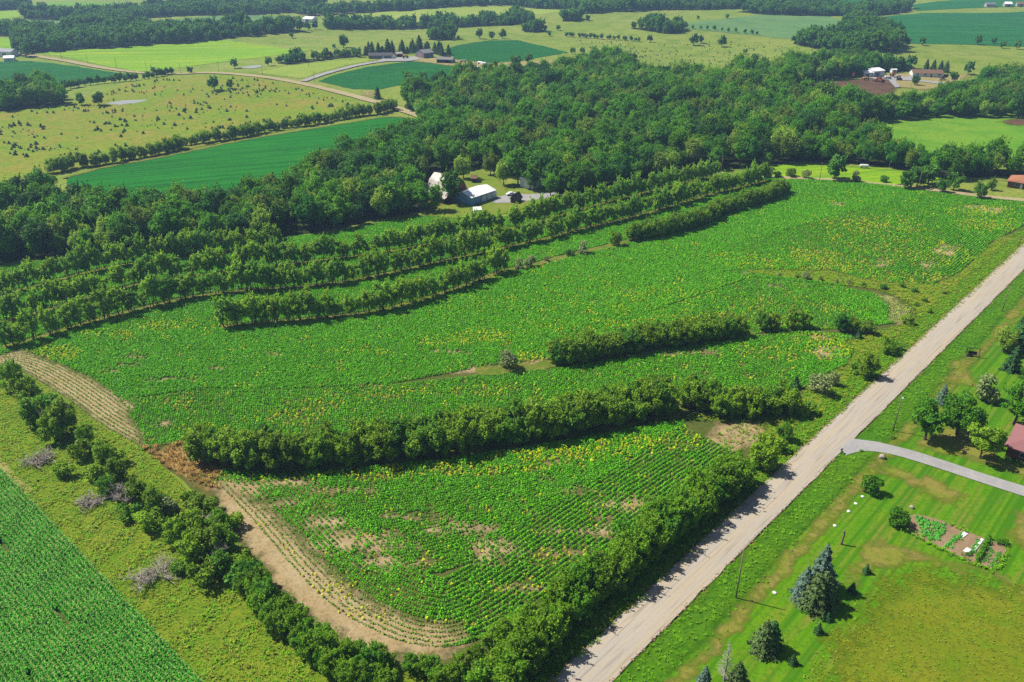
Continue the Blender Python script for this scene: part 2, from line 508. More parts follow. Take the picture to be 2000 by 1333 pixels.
# ------------------------------------------------------------------ far fields
O1, O2, O3, O4 = 0.18, 0.3, 0.42, 0.54
far_fields = [
    ("hay_field", [(620, 33), (760, 22), (900, 15), (1000, 12), (1120, 11), (1130, 20), (1060, 30), (1000, 30), (860, 45), (700, 47), (640, 42)], M_pale, O1),
    ("lime_green_field", [(65, 103), (150, 97), (330, 85), (440, 79), (520, 90), (610, 98), (560, 106), (430, 122), (300, 140), (270, 140), (180, 124)], M_lime, O1),
    ("soybean_field", [(-120, 125), (60, 120), (180, 135), (250, 145), (205, 160), (140, 168), (90, 172), (0, 180), (-120, 190)], M_soyfar, O1),
    ("pasture", [(-60, 75), (35, 77), (25, 99), (-60, 100)], M_lime, O1),
    ("pasture", [(-60, 22), (30, 22), (43, 33), (0, 38), (-60, 40)], M_lime, O1),
    ("greyish_field", [(10, 42), (60, 40), (145, 40), (135, 56), (90, 58), (20, 50)], M_greyfield, O1),
    ("pasture", [(40, 12), (110, 3), (190, 4), (265, 6), (260, 16), (215, 20), (195, 12), (120, 12)], M_brightpast, O1),
    ("greyish_field", [(285, 46), (400, 33), (500, 30), (565, 33), (500, 44), (340, 58), (290, 52)], M_greyfield, O1),
    ("hay_field", [(340, 60), (500, 45), (570, 40), (500, 54), (380, 63)], M_pale, O2),
    ("soybean_field", [(560, 18), (700, 10), (860, 6), (1000, 2), (1000, 8), (800, 16), (700, 22), (600, 24)], M_soyteal, O1),
    ("soybean_field", [(622, 159), (660, 145), (720, 131), (800, 121), (860, 124), (905, 138), (880, 150), (800, 162), (740, 176), (690, 175)], M_soyfar, O1),
    ("soybean_field", [(868, 97), (900, 88), (950, 80), (1010, 79), (1060, 90), (1110, 103), (1060, 112), (1010, 122), (950, 129), (890, 117)], M_soyfar, O1),
    ("hay_field", [(480, 143), (560, 128), (650, 118), (740, 111), (750, 118), (690, 128), (640, 142), (592, 157), (540, 151)], M_pale, O1),
    ("soybean_field", [(128, 352), (180, 332), (330, 305), (480, 273), (620, 250), (760, 227), (810, 236), (800, 262), (700, 300), (600, 345), (480, 400), (350, 410), (220, 405), (140, 378)], M_soymid, O2),
    ("cedar_pasture", [(-120, 222), (60, 212), (130, 205), (260, 160), (330, 150), (470, 148), (600, 168), (775, 217), (740, 224), (600, 248), (480, 270), (330, 300), (200, 325), (100, 340), (-120, 372)], M_cedar, O1),
    ("soybean_field", [(1715, 36), (1800, 26), (2120, 18), (2120, 95), (1900, 88), (1770, 86), (1735, 50)], M_soyteal, O1),
    ("greyish_field", [(1335, 45), (1480, 30), (1600, 28), (1650, 42), (1655, 50), (1640, 68), (1560, 78), (1480, 70), (1335, 57)], M_greyfield, O1),
    ("soybean_field", [(1600, -6), (1790, -8), (1770, 4), (1700, 10), (1640, 9)], M_soyteal, O1),
    ("soybean_field", [(1780, 10), (2120, -4), (2120, 12), (1930, 15), (1790, 22)], M_soyteal, O1),
    ("bright_pasture", [(1655, 240), (1700, 230), (1850, 222), (1960, 218), (2120, 228), (2120, 320), (1900, 320), (1750, 312), (1690, 275)], M_brightpast, O2),
    ("bare_ground", [(1552, 170), (1620, 160), (1690, 152), (1745, 158), (1760, 172), (1745, 190), (1660, 188)], M_burn, O3),
    ("farmyard_ground", [(1640, 152), (1690, 146), (1780, 142), (1900, 145), (1890, 170), (1800, 178), (1745, 170), (1690, 154)], M_tan, O2),
    ("bright_pasture", [(1480, 328), (1530, 322), (1640, 325), (1770, 335), (1840, 350), (1740, 364), (1640, 354), (1540, 352), (1480, 348)], M_lime, O2),
    ("tan_ground", [(700, 178), (740, 176), (735, 190), (760, 197), (800, 215), (760, 206), (700, 188)], M_tan, O2),
    ("farmyard_ground", [(700, 118), (860, 112), (960, 124), (1070, 118), (1130, 108), (1090, 124), (1020, 150), (930, 150), (890, 132), (800, 120)], M_tan, O2),
    ("bare_ground", [(1940, 240), (1970, 232), (2120, 234), (2120, 250), (1980, 248)], M_burn, O3),
]
for fi, (nm, px, mt, off) in enumerate(far_fields):
    off += 0.004 * fi
    soft = mt in (M_pale, M_tan, M_burn, M_brightpast)
    drape(nm, px, mt, off, 5.0 if soft else 10.0, jitter=1.5, feather=9.0 if soft else 0.0)
ribbon("field_margin", W([(125, 350), (180, 333), (330, 306), (480, 274), (620, 251), (760, 228), (800, 232)]), 3.0, M_strip, 0.5, 0, 0.5, step=5)
drape("pond", [(205, 203), (240, 197), (290, 196), (270, 202), (230, 206)], M_pond, O2, 6, jitter=1)
drape("pond", [(462, 133), (500, 128), (520, 130), (490, 135)], M_pond, O2, 6, jitter=1)

# ------------------------------------------------------------------ near ground
soil_poly = [(-140, 545), (0, 512), (200, 490), (420, 470), (560, 462), (640, 455), (720, 440), (800, 422), (870, 415), (900, 425), (1010, 425), (1120, 400), (1300, 352), (1420, 335), (1500, 350), (1640, 355), (1740, 364), (1830, 378), (1900, 386), (2000, 396), (2150, 415), (2150, 440), (1985, 458), (1940, 474), (1878, 532), (1826, 600), (1740, 690), (1660, 745), (1560, 850), (1460, 905), (1350, 985), (1240, 1075), (1110, 1180), (1000, 1255), (910, 1300), (800, 1300), (700, 1270), (600, 1210), (520, 1120), (440, 1030), (370, 950), (300, 895), (210, 840), (110, 765), (40, 725), (-140, 720)]
drape("crop_field", soil_poly, M_soilshade, 0.1, 6.0)
# bare-soil headlands where the rows turn
HL = [(-140, 712), (0, 695), (40, 682), (110, 708), (190, 742), (240, 790), (282, 850), (285, 884), (200, 835), (110, 768), (50, 732), (0, 715), (-140, 722)]
drape("bare_headland", HL, M_soil, 0.165, 1.6, feather=2.5)
U_out = [(400, 925), (450, 975), (520, 1050), (575, 1120), (640, 1185), (720, 1235), (820, 1274), (910, 1268), (990, 1228), (1110, 1140), (1235, 1045), (1340, 970), (1450, 895)]
drape("bare_headland", [(395, 925), (460, 950), (540, 1000), (590, 1045), (650, 1105), (720, 1165), (800, 1205), (900, 1215), (940, 1268), (820, 1304), (690, 1280), (580, 1202), (500, 1112), (420, 1008)], M_soil, 0.165, 1.6, feather=4.5)
drape("bare_headland", [(1700, 570), (1745, 580), (1785, 605), (1780, 625), (1755, 640), (1730, 625), (1735, 600)], M_soil, 0.16, 1.5, feather=2.5)
drape("bare_headland", [(1415, 850), (1450, 822), (1500, 832), (1470, 855), (1440, 890), (1410, 905), (1420, 875)], M_soil, 0.16, 1.5, feather=2.5)
drape("sprayed_grass", [(292, 884), (320, 874), (380, 866), (400, 888), (442, 910), (436, 926), (385, 930), (430, 968), (405, 968), (350, 935), (310, 908)], M_orange, 0.24, 1.2, feather=3.0)
# grass margin between the crop and the road
drape("grass_margin", [(2150, 432), (1985, 456), (1957, 466), (1940, 472), (1878, 533), (1828, 556), (1750, 554), (1675, 543), (1625, 529), (1560, 528), (1462, 527), (1460, 535), (1550, 546), (1640, 558), (1715, 568), (1765, 588), (1787, 607), (1780, 628), (1745, 640), (1690, 655), (1650, 668), (1665, 690), (1650, 715), (1590, 745), (1560, 775), (1500, 800), (1390, 808), (1345, 812), (1340, 822), (1500, 830), (1480, 850), (1455, 905), (1345, 985), (1230, 1075), (1090, 1190), (985, 1272), (900, 1345), (980, 1450), (1080, 1340), (1435, 1006), (1545, 902), (1830, 640), (2010, 475), (2150, 345)], M_rough, 0.22, 2.5, feather=2.0)
# verge along both sides of the road
RL = W([(900, 1495), (1075, 1333), (1435, 1000), (1537, 903), (1827, 635), (2000, 475), (2150, 336)])
RR = W([(1030, 1497), (1192, 1333), (1500, 1022), (1592, 932), (1890, 634), (2000, 522), (2150, 373)])
RC = resample((resample(RL, 2)[np.linspace(0, len(resample(RL, 2)) - 1, 60).astype(int)] + resample(RR, 2)[np.linspace(0, len(resample(RR, 2)) - 1, 60).astype(int)]) / 2, 2.0)
rdir = RC[-1] - RC[0]; rdir /= np.linalg.norm(rdir)
rnrm = np.array([rdir[1], -rdir[0]])            # to the right of the road
r0 = RC[0] - rdir * 60; r1 = RC[-1] + rdir * 60
RC = resample(np.array([r0, r1]), 3.0)
drape("verge", None, M_verge, 0.275, 1.6, world_pts=np.vstack([(RC - rnrm * 3.0)[::3], (RC - rnrm * 10.0)[::-3]]), jitter=0, feather=3.0)
drape("verge", None, M_verge, 0.275, 1.6, world_pts=np.vstack([(RC + rnrm * 3.0)[::3], (RC + rnrm * 11.0)[::-3]]), jitter=0, feather=3.4)
# lawns and meadow to the right of the road
def road_off(s):
    return RC + rnrm * s
lawn_poly = np.vstack([road_off(4.0), road_off(150.0)[::-1]])
drape("lawn", None, M_lawn, 0.2, 8.0, world_pts=lawn_poly, jitter=0)
drape("meadow", [(1560, 1333), (1600, 1260), (1625, 1215), (1680, 1160), (1720, 1125), (1780, 1105), (1860, 1112), (2000, 1140), (2200, 1180), (2200, 1480), (1480, 1480)], M_meadow, 0.3, 2.5, jitter=2.5, feather=9.0)
drape("dry_lawn", [(1640, 1120), (1690, 1050), (1740, 1060), (1860, 1095), (2000, 1130), (1990, 1150), (1850, 1115), (1770, 1108), (1710, 1130), (1660, 1160)], M_dry, 0.33, 1.6, jitter=1.8, feather=4.0)
drape("dry_lawn", [(1700, 905), (1760, 910), (1840, 940), (1900, 965), (1890, 1000), (1820, 985), (1740, 940), (1690, 920)], M_dry, 0.292, 1.6, jitter=2.2, feather=4.0)
drape("dry_lawn", [(1950, 1000), (2040, 990), (2080, 1080), (2000, 1100), (1960, 1050)], M_dry, 0.292, 1.6, jitter=2.2, feather=4.0)
drape("dry_lawn", [(1770, 860), (1850, 830), (1930, 850), (1960, 900), (2060, 930), (2060, 960), (1900, 905), (1800, 885)], M_dry, 0.292, 1.6, jitter=2.0, feather=4.0)
drape("dry_lawn", [(1870, 690), (1905, 690), (1910, 760), (1850, 760), (1820, 780), (1840, 730)], M_dry, 0.292, 1.6, jitter=2.0, feather=4.0)
# faint tyre track running along the verge
drape("worn_track", None, M_dry, 0.3, 1.2, world_pts=np.vstack([(RC + rnrm * 10.0)[::4], (RC + rnrm * 13.6)[::-4]]), jitter=1.2, feather=2.4)
# corn side verge at lower left
drape("rough_verge", [(-160, 715), (0, 712), (60, 735), (120, 772), (210, 836), (300, 892), (400, 985), (500, 1105), (600, 1210), (720, 1290), (860, 1320), (860, 1450), (720, 1450), (520, 1480), (395, 1333), (200, 1125), (0, 912), (-160, 740)], M_rough, 0.14, 2.5)
# small field beyond the first rows, and the bright patch
drape("bright_patch", [(545, 474), (565, 466), (640, 466), (630, 474), (570, 482)], M_lime, 0.16, 2.0, feather=2.0)
# farmyard
drape("farmyard_grass", [(830, 422), (835, 390), (850, 360), (900, 345), (935, 335), (975, 345), (995, 372), (1060, 378), (1085, 388), (1000, 418), (930, 430), (870, 428)], M_yard, 0.22, 3.0, feather=3)
drape("gravel_yard", [(955, 399), (968, 386), (1000, 379), (1035, 380), (1090, 376), (1120, 372), (1110, 382), (1050, 392), (1010, 398)], M_gdrive, 0.3, 2.0, feather=1.5)

# roads and drives
ribbon("gravel_road", RC, 7.35, M_road, 0.36, 0.12, 0.035, n=7)
DW = smooth(W([(1638, 872), (1655, 866), (1680, 866), (1720, 873), (1800, 896), (1900, 931), (2000, 962), (2120, 1000), (2300, 1060)]), 2.0, 5)
dww = np.interp(np.arange(len(resample(DW, 3.0))), [0, 1, 2, 4, 200], [8.0, 6.0, 4.8, 4.0, 3.9])
ribbon("gravel_driveway", DW, dww[:len(smooth(DW, 3.0, 5))], M_gdrive, 0.34, 0.05, 0.04)
ribbon("dirt_road", W([(-60, 84), (20, 101), (80, 113), (180, 130), (275, 143), (330, 147), (400, 143), (470, 147), (560, 158), (640, 175), (720, 196), (800, 221), (840, 236)]), 7.0, M_dirt, 0.62, 0.05, 0.08, step=8.0)
ribbon("farm_drive", W([(592, 160), (625, 148), (660, 138), (700, 128), (750, 120), (800, 117)]), 5.5, M_gdrive, 0.6, 0.0, 0.05, step=6.0)
drape("gravel_yard", [(735, 122), (750, 115), (800, 113), (812, 112), (822, 117), (800, 121), (770, 121)], M_gdrive, 0.66, 6.0)
ribbon("field_lane", W([(1380, 338), (1470, 346), (1560, 350), (1640, 353), (1740, 364), (1830, 373), (1900, 383), (2000, 393), (2150, 410)]), 4.5, M_dirt, 0.4, 0.0, 0.1)
ribbon("field_entrance", W([(1925, 462), (1955, 468), (2000, 470)]), 3.5, M_strip, 0.32, 0.0, 0.2)
drape("gravel_yard", [(1690, 153), (1740, 150), (1770, 152), (1790, 146), (1800, 150), (1785, 157), (1845, 163), (1842, 166), (1775, 159), (1748, 158), (1758, 172), (1748, 173), (1735, 158)], M_gdrive, 0.7, 5.0, jitter=0.3)
ribbon("farm_drive", W([(560, 34), (590, 30), (640, 28), (700, 24)]), 7, M_tan, 0.5, step=10)

# ================================================================== plant meshes
def leaf_cards(name, C, N, size, mat, aspect=1.5, seed=0, drop=0.0):
    r = np.random.default_rng(seed)
    C = np.asarray(C); N = np.asarray(N, float)
    N = N / np.maximum(np.linalg.norm(N, axis=1), 1e-6)[:, None]
    n = len(C)
    R = r.normal(size=(n, 3))
    T = np.cross(N, R); T /= np.maximum(np.linalg.norm(T, axis=1), 1e-6)[:, None]
    if drop:
        T = T + np.array([0, 0, -drop]); T /= np.linalg.norm(T, axis=1)[:, None]
    B = np.cross(N, T)
    s = (np.asarray(size) * r.uniform(0.7, 1.3, n))[:, None]
    fold = N * s * 0.18
    V = np.empty((n, 4, 3))
    V[:, 0] = C - T * s * 0.5 * aspect ** 0.5
    V[:, 1] = C + B * s * 0.5 / aspect ** 0.5 - fold
    V[:, 2] = C + T * s * 0.5 * aspect ** 0.5
    V[:, 3] = C - B * s * 0.5 / aspect ** 0.5 - fold
    return mesh_np(name, V.reshape(-1, 3), np.arange(n * 4).reshape(-1, 4), mat)

def crown_mesh(name, seed, z0, z1, R, nl, n, leaf, mat, shape='round', lobe=(0.34, 0.5), core=0.6, elong=1.0, shoots=0, holes=0.0):
    r = np.random.default_rng(seed)
    cs = []
    while len(cs) < nl:
        p = r.uniform(-1, 1, 3)
        if np.linalg.norm(p) > 1: continue
        w = 1.0
        zz = p[2]
        if shape == 'vase': w = 0.75 + 0.25 * zz
        if shape == 'round': w = 1.0
        cs.append((p[0] * R * 0.82 * w, p[1] * R * 0.82 * w, (z0 + z1) / 2 + zz * (z1 - z0) / 2 * 0.86, R * r.uniform(*lobe)))
    cs = np.array(cs)
    C = []; N = []
    tot = 0
    wts = cs[:, 3] ** 2; wts /= wts.sum()
    while tot < n:
        m = n
        k = r.choice(nl, m, p=wts)
        d = r.normal(size=(m, 3)); d /= np.linalg.norm(d, axis=1)[:, None]
        rad = cs[k, 3] * r.uniform(0.72, 1.06, m) * (1 + 0.12 * r.normal(size=m))
        p = cs[k, :3] + d * rad[:, None] * np.array([1, 1, 0.85 * elong])
        q = np.min(np.linalg.norm(p[:, None, :] - cs[None, :, :3], axis=2) / cs[None, :, 3], axis=1)
        keep = (q > core) & (p[:, 2] > z0 * 0.9) & ((d[:, 2] > -0.55) | (r.uniform(size=m) < 0.35))
        p = p[keep]; d = d[keep]
        C.append(p); N.append(d * 0.55 + np.array([0, 0, 0.5]) + r.normal(size=p.shape) * 0.6)
        tot += len(p)
    C = np.concatenate(C)[:n]; N = np.concatenate(N)[:n]
    if holes:
        f = np.sin(C[:, 0] * 2.1 + seed) + np.sin(C[:, 1] * 2.3 + 1.7 * seed) + np.sin(C[:, 2] * 2.0 + 0.6 * seed)
        kp = f < 3.0 - holes * 2.2
        C = C[kp]; N = N[kp]
    if shoots:
        k = r.choice(nl, shoots); m = 12
        a = r.uniform(0, 2 * math.pi, shoots); L = r.uniform(0.25, 0.62, shoots) * R
        tip = np.stack([np.cos(a) * 0.35, np.sin(a) * 0.35, np.full(shoots, 1.0)], 1)
        b = cs[k, :3] + np.stack([np.cos(a), np.sin(a), np.full(shoots, 0.9)], 1) * cs[k, 3:4] * 0.75
        t = r.uniform(0, 1, (shoots, m))
        P_ = b[:, None, :] + tip[:, None, :] * (t * L[:, None])[:, :, None] + r.normal(size=(shoots, m, 3)) * 0.05 * R * (1.1 - t)[:, :, None]
        C = np.concatenate([C, P_.reshape(-1, 3)]); N = np.concatenate([N, r.normal(size=(shoots * m, 3)) + np.array([0, 0, 0.5])])
    return leaf_cards(name, C, N, np.full(len(C), leaf), mat, 1.4, seed + 1)

def trunk_mesh(name, seed, H, r0, nb, spread, mat, z_first=0.3, stems=1, up=0.6):
    r = random.Random(seed)
    bm = bmesh.new()
    for s in range(stems):
        a = r.uniform(0, 6.28)
        off = 0.0 if stems == 1 else r.uniform(0.15, 0.5)
        bx, by = math.cos(a) * off, math.sin(a) * off
        lean = 0.05 if stems == 1 else 0.18
        pts = []; rad = []
        for i in range(6):
            t = i / 5
            pts.append((bx + math.cos(a) * lean * H * t + r.uniform(-.02, .02) * H * t, by + math.sin(a) * lean * H * t + r.uniform(-.02, .02) * H * t, H * 0.85 * t - 0.3 * (i == 0)))
            rad.append(r0 * (1.25 if i == 0 else 1) * (1 - 0.82 * t) / (stems ** 0.4))
        bm_tube(bm, pts, rad, 6)
        for b in range(nb):
            t = r.uniform(z_first, 0.9); i = min(int(t * 5), 4)
            p = Vector(pts[i]).lerp(Vector(pts[i + 1]), t * 5 - i)
            aa = r.uniform(0, 6.28); L = spread * r.uniform(0.6, 1.0) * (1.15 - t * 0.6)
            e = p + Vector((math.cos(aa) * L, math.sin(aa) * L, L * up * r.uniform(0.6, 1.3)))
            mid = p.lerp(e, 0.5) + Vector((0, 0, -0.06 * L))
            rr = r0 * (1 - 0.8 * t) * 0.55 / (stems ** 0.4)
            bm_tube(bm, [p, mid, e], [rr, rr * 0.7, rr * 0.2], 4, False)
    return mesh_bm(name, bm, mat)

def conifer_mesh(name, seed, H, R, n, leaf, mat, z0=0.3, power=0.9, lump=0.18):
    r = np.random.default_rng(seed)
    t = 1 - np.sqrt(r.uniform(0, 1, n))          # more leaves low down
    ang = r.uniform(0, 2 * math.pi, n)
    ang = ang + 0.25 * np.sin(ang * 7 + seed)
    tier = 0.78 + lump * 1.5 * np.sin(t * H * 3.2 + np.sin(ang * 3) * 1.3) + 0.14 * np.sin(ang * 9 + t * 30) + 0.1 * np.sin(ang * 5 + seed) + 0.1 * np.sin(ang * 2 + t * 9)
    rad = R * (1 - t) ** power * tier * r.uniform(0.62, 1.06, n) + 0.05
    C = np.stack([np.cos(ang) * rad, np.sin(ang) * rad, z0 + t * (H - z0) - 0.12 * rad], 1)
    N = np.stack([np.cos(ang) * 0.8, np.sin(ang) * 0.8, np.full(n, 0.75)], 1) + r.normal(size=(n, 3)) * 0.35
    return leaf_cards(name, C, N, np.full(n, leaf), mat, 2.0, seed + 5, 0.3)

def branchy_mesh(name, seed, H, R, n1, n2, r0, mat, lying=False):
    """bare branches: a dead tree or a heap of fallen limbs"""
    r = random.Random(seed)
    bm = bmesh.new()
    if not lying:
        bm_tube(bm, [(0, 0, -0.3), (0.05 * H, 0, H * 0.3), (0.04 * H, 0.04 * H, H * 0.6)], [r0, r0 * 0.8, r0 * 0.5], 6)
    for i in range(n1):
        a = r.uniform(0, 6.28)
        if lying:
            p = Vector((r.uniform(-.35, .35) * R, r.uniform(-.35, .35) * R, r.uniform(0.0, 0.35) * H))
            e = p + Vector((math.cos(a) * R * r.uniform(.5, 1), math.sin(a) * R * r.uniform(.5, 1), H * r.uniform(-.05, .6)))
        else:
            p = Vector((0.04 * H, 0.02 * H, H * r.uniform(0.15, 0.55)))
            e = p + Vector((math.cos(a) * R * r.uniform(.5, 1), math.sin(a) * R * r.uniform(.5, 1), H * r.uniform(.25, .5)))
        m = p.lerp(e, 0.5) + Vector((r.uniform(-.1, .1) * R, r.uniform(-.1, .1) * R, r.uniform(0, .12) * H))
        rr = r0 * r.uniform(0.35, 0.6)
        bm_tube(bm, [p, m, e], [rr, rr * .7, rr * .25], 4, False)
        for j in range(n2):
            t = r.uniform(0.3, 1.0)
            q = m.lerp(e, (t - .5) * 2) if t > .5 else p.lerp(m, t * 2)
            b = r.uniform(0, 6.28); L = R * r.uniform(.15, .42)
            f = q + Vector((math.cos(b) * L, math.sin(b) * L, L * r.uniform(-.1, 1.0)))
            bm_tube(bm, [q, q.lerp(f, .5) + Vector((0, 0, .05 * L)), f], [rr * .4, rr * .3, rr * .12], 3, False)
    return mesh_bm(name, bm, mat)

# kinds: list of (crown mesh, trunk mesh); built once and shared
K = {}
K['row'] = [(crown_mesh("row_crown", 20 + i, 1.0, 7.8, 2.3, 24, 2500, 0.32, L_row, 'round', (0.14, 0.3), 0.55, 1.5, 26, 0.5), trunk_mesh("row_trunk", 20 + i, 7.0, 0.16, 7, 1.7, M_bark, 0.25, 2 if i % 2 else 3)) for i in range(5)]
K['hedge'] = [(crown_mesh("hedge_crown", 40 + i, 0.4, 6.6, 2.8, 34, 3600, 0.31, L_hedge, 'round', (0.12, 0.3), 0.55, 1.4, 34, 0.45), trunk_mesh("hedge_trunk", 40 + i, 5.4, 0.15, 7, 1.8, M_bark, 0.2, 3)) for i in range(5)]
K['willow'] = [(crown_mesh("willow_crown", 60 + i, 0.3, 7.2, 2.8, 36, 4300, 0.28, L_willow, 'round', (0.12, 0.29), 0.55, 1.4, 38, 0.45), trunk_mesh("willow_trunk", 60 + i, 6.0, 0.16, 8, 1.8, M_bark, 0.2, 3)) for i in range(4)]
K['wood'] = [(crown_mesh("wood_crown", 80 + i, 2.4, 13.6, 5.2, 36, 4600, 0.52, (L_wood, L_wood, L_wood, L_wood, L_wood2, L_wood3)[i], 'round', (0.15, 0.33), 0.6, 1.05 + 0.2 * (i % 3), 24, 0.4 + 0.1 * (i % 2)), trunk_mesh("wood_trunk", 80 + i, 11.5, 0.32, 8, 4.0, M_bark, 0.25)) for i in range(6)]
K['lawn'] = [(crown_mesh("lawn_crown", 100 + i, 2.2, 10.8, 4.8, 44, 6500, 0.38, L_lawn, 'round', (0.13, 0.28), 0.6, 1.0, 30, 0.45), trunk_mesh("lawn_trunk", 100 + i, 9.5, 0.34, 11, 3.6, M_bark, 0.2)) for i in range(2)]
K['ash'] = [(crown_mesh("ash_crown", 110, 2.0, 8.4, 3.4, 30, 3600, 0.36, L_lime, 'round', (0.17, 0.3)), trunk_mesh("ash_trunk", 110, 7.5, 0.2, 9, 2.6, M_bark, 0.2))]
K['far'] = [(crown_mesh("far_crown", 120 + i, 1.4, 10.8, 4.6, 26, 2000, 0.8, L_far, 'round', (0.16, 0.36), 0.6, 1.1, 14, 0.4), trunk_mesh("far_trunk", 120 + i, 9.5, 0.34, 5, 3.0, M_bark, 0.25)) for i in range(4)]
K['bush'] = [(crown_mesh("bush_crown", 140 + i, 0.1, 3.4, 2.2, 11, 1100, 0.38, L_hedge, 'round', (0.3, 0.5)), trunk_mesh("bush_trunk", 140 + i, 2.6, 0.1, 5, 1.0, M_bark, 0.1, 3)) for i in range(3)]
K['dkbush'] = [(crown_mesh("round_bush_crown", 150 + i, 0.2, 4.6, 2.6, 15, 2200, 0.36, L_lawn, 'round', (0.3, 0.46)), trunk_mesh("round_bush_trunk", 150 + i, 3.6, 0.12, 5, 1.4, M_bark, 0.1, 3)) for i in range(2)]
K['greybush'] = [(crown_mesh("grey_bush_crown", 160 + i, 0.3, 3.6, 2.0, 11, 800, 0.36, L_grey, 'round', (0.3, 0.5)), trunk_mesh("grey_bush_trunk", 160 + i, 3.2, 0.08, 9, 1.4, M_deadgrey, 0.05, 3)) for i in range(2)]
K['blue'] = [(conifer_mesh("blue_needles", 170, 12.5, 3.9, 5200, 0.5, L_spruce), trunk_mesh("spruce_trunk", 170, 12.0, 0.25, 4, 0.8, M_bark, 0.2, 1, 0.1))]
K['fir'] = [(conifer_mesh("green_needles", 175 + i, 11.0, 3.6, 4600, 0.5, L_fir, 0.8, 0.75, 0.25), trunk_mesh("fir_trunk", 175 + i, 10.5, 0.25, 6, 1.8, M_bark, 0.1, 1, 0.1)) for i in range(2)]
K['pine'] = [(conifer_mesh("dark_needles", 180 + i, 11.5, 3.6, 4200, 0.55, L_dkfir, 0.6, 0.7, 0.22), trunk_mesh("pine_trunk", 180 + i, 11.0, 0.25, 4, 1.2, M_bark, 0.1, 1, 0.1)) for i in range(2)]
K['young'] = [(conifer_mesh("young_needles", 185 + i, 2.6, 1.0, 900, 0.24, L_dkfir, 0.05, 0.85), trunk_mesh("young_trunk", 185 + i, 2.5, 0.06, 2, 0.3, M_bark, 0.2, 1, 0.1)) for i in range(2)]
CEDAR = [conifer_mesh("cedar_shrub", 190 + i, 2.6, 1.25, 260, 0.55, L_dkfir, 0.0, 0.6, 0.2) for i in range(3)]

TREES = []
def plant(kind, P, s, name, label, cat="tree", group=None, rz=None, var=None, squash=1.0):
    lib = K[kind]
    v = random.randrange(len(lib)) if var is None else var % len(lib)
    e = empty(name, P, random.uniform(0, 6.28) if rz is None else rz, (s, s, s * squash))
    tag(e, label, cat, group)
    for nm, me in (("crown", lib[v][0]), ("trunk", lib[v][1])):
        o = bpy.data.objects.new(nm, me)
        COL.objects.link(o)
        o.parent = e
    return e

def pos3(p):
    return (float(p[0]), float(p[1]), float(terrain(p[0], p[1])))

ORD = {1: "first", 2: "second", 3: "third"}
def ordinal(n):
    suf = "th" if 10 <= n % 100 <= 20 else {1: "st", 2: "nd", 3: "rd"}.get(n % 10, "th")
    return ORD.get(n, f"{n}{suf}")

# ------------------------------------------------------------------ geometry-node scatter (uncountable growth)
def scatter(name, P, rot, scl, meshes, idx, label, cat, kind="stuff"):
    """one object: a point cloud of plants whose copies are instanced on it"""
    P = np.asarray(P, np.float32); n = len(P)
    me = bpy.data.meshes.new(name)
    me.vertices.add(n); me.vertices.foreach_set("co", P.ravel())
    for an, data in (("rot", rot), ("scl", scl)):
        at_ = me.attributes.new(an, 'FLOAT', 'POINT'); at_.data.foreach_set("value", np.asarray(data, np.float32))
    at_ = me.attributes.new("idx", 'INT', 'POINT'); at_.data.foreach_set("value", np.asarray(idx, np.int32))
    o = obj(name, me)
    tag(o, label, cat, None, kind)
    ng = bpy.data.node_groups.new(name, 'GeometryNodeTree')
    ng.interface.new_socket("Geometry", in_out='INPUT', socket_type='NodeSocketGeometry')
    ng.interface.new_socket("Geometry", in_out='OUTPUT', socket_type='NodeSocketGeometry')
    N = ng.nodes; L = ng.links
    gi = N.new("NodeGroupInput"); go = N.new("NodeGroupOutput")
    def attr(nm, tp):
        a = N.new("GeometryNodeInputNamedAttribute"); a.data_type = tp; a.inputs[0].default_value = nm
        return a.outputs[0]
    join = N.new("GeometryNodeJoinGeometry")
    ar = attr("rot", 'FLOAT'); asc = attr("scl", 'FLOAT'); ai = attr("idx", 'INT')
    cx = N.new("ShaderNodeCombineXYZ"); L.new(ar, cx.inputs[2])
    for k, m in enumerate(meshes):
        src = bpy.data.objects.new(name + "_source", m)      # not linked: never renders by itself
        oi = N.new("GeometryNodeObjectInfo"); oi.inputs[0].default_value = src; oi.inputs["As Instance"].default_value = True
        ip = N.new("GeometryNodeInstanceOnPoints")
        cmp = N.new("FunctionNodeCompare"); cmp.data_type = 'INT'; cmp.operation = 'EQUAL'
        L.new(ai, cmp.inputs[2]); cmp.inputs[3].default_value = k
        L.new(gi.outputs[0], ip.inputs["Points"]); L.new(cmp.outputs[0], ip.inputs["Selection"])
        L.new(oi.outputs["Geometry"], ip.inputs["Instance"])
        L.new(cx.outputs[0], ip.inputs["Rotation"]); L.new(asc, ip.inputs["Scale"])
        L.new(ip.outputs[0], join.inputs[0])
    L.new(join.outputs[0], go.inputs[0])
    md = o.modifiers.new("scatter", 'NODES'); md.node_group = ng
    return o

def merged(name, parts):
    """crown + trunk as one mesh with two materials, for the far mass of a wood"""
    Vs = []; Fs = []; mats = []; mi = []
    off = 0
    for k, me in enumerate(parts):
        n = len(me.vertices); co = np.empty(n * 3, np.float32); me.vertices.foreach_get("co", co)
        Vs.append(co.reshape(-1, 3))
        for p in me.polygons:
            Fs.append([v + off for v in p.vertices]); mi.append(k)
        off += n; mats.append(me.materials[0])
    m = bpy.data.meshes.new(name)
    m.from_pydata(np.concatenate(Vs).tolist(), [], Fs)
    for x in mats: m.materials.append(x)
    m.polygons.foreach_set("material_index", np.array(mi, np.int32)); m.update()
    return m

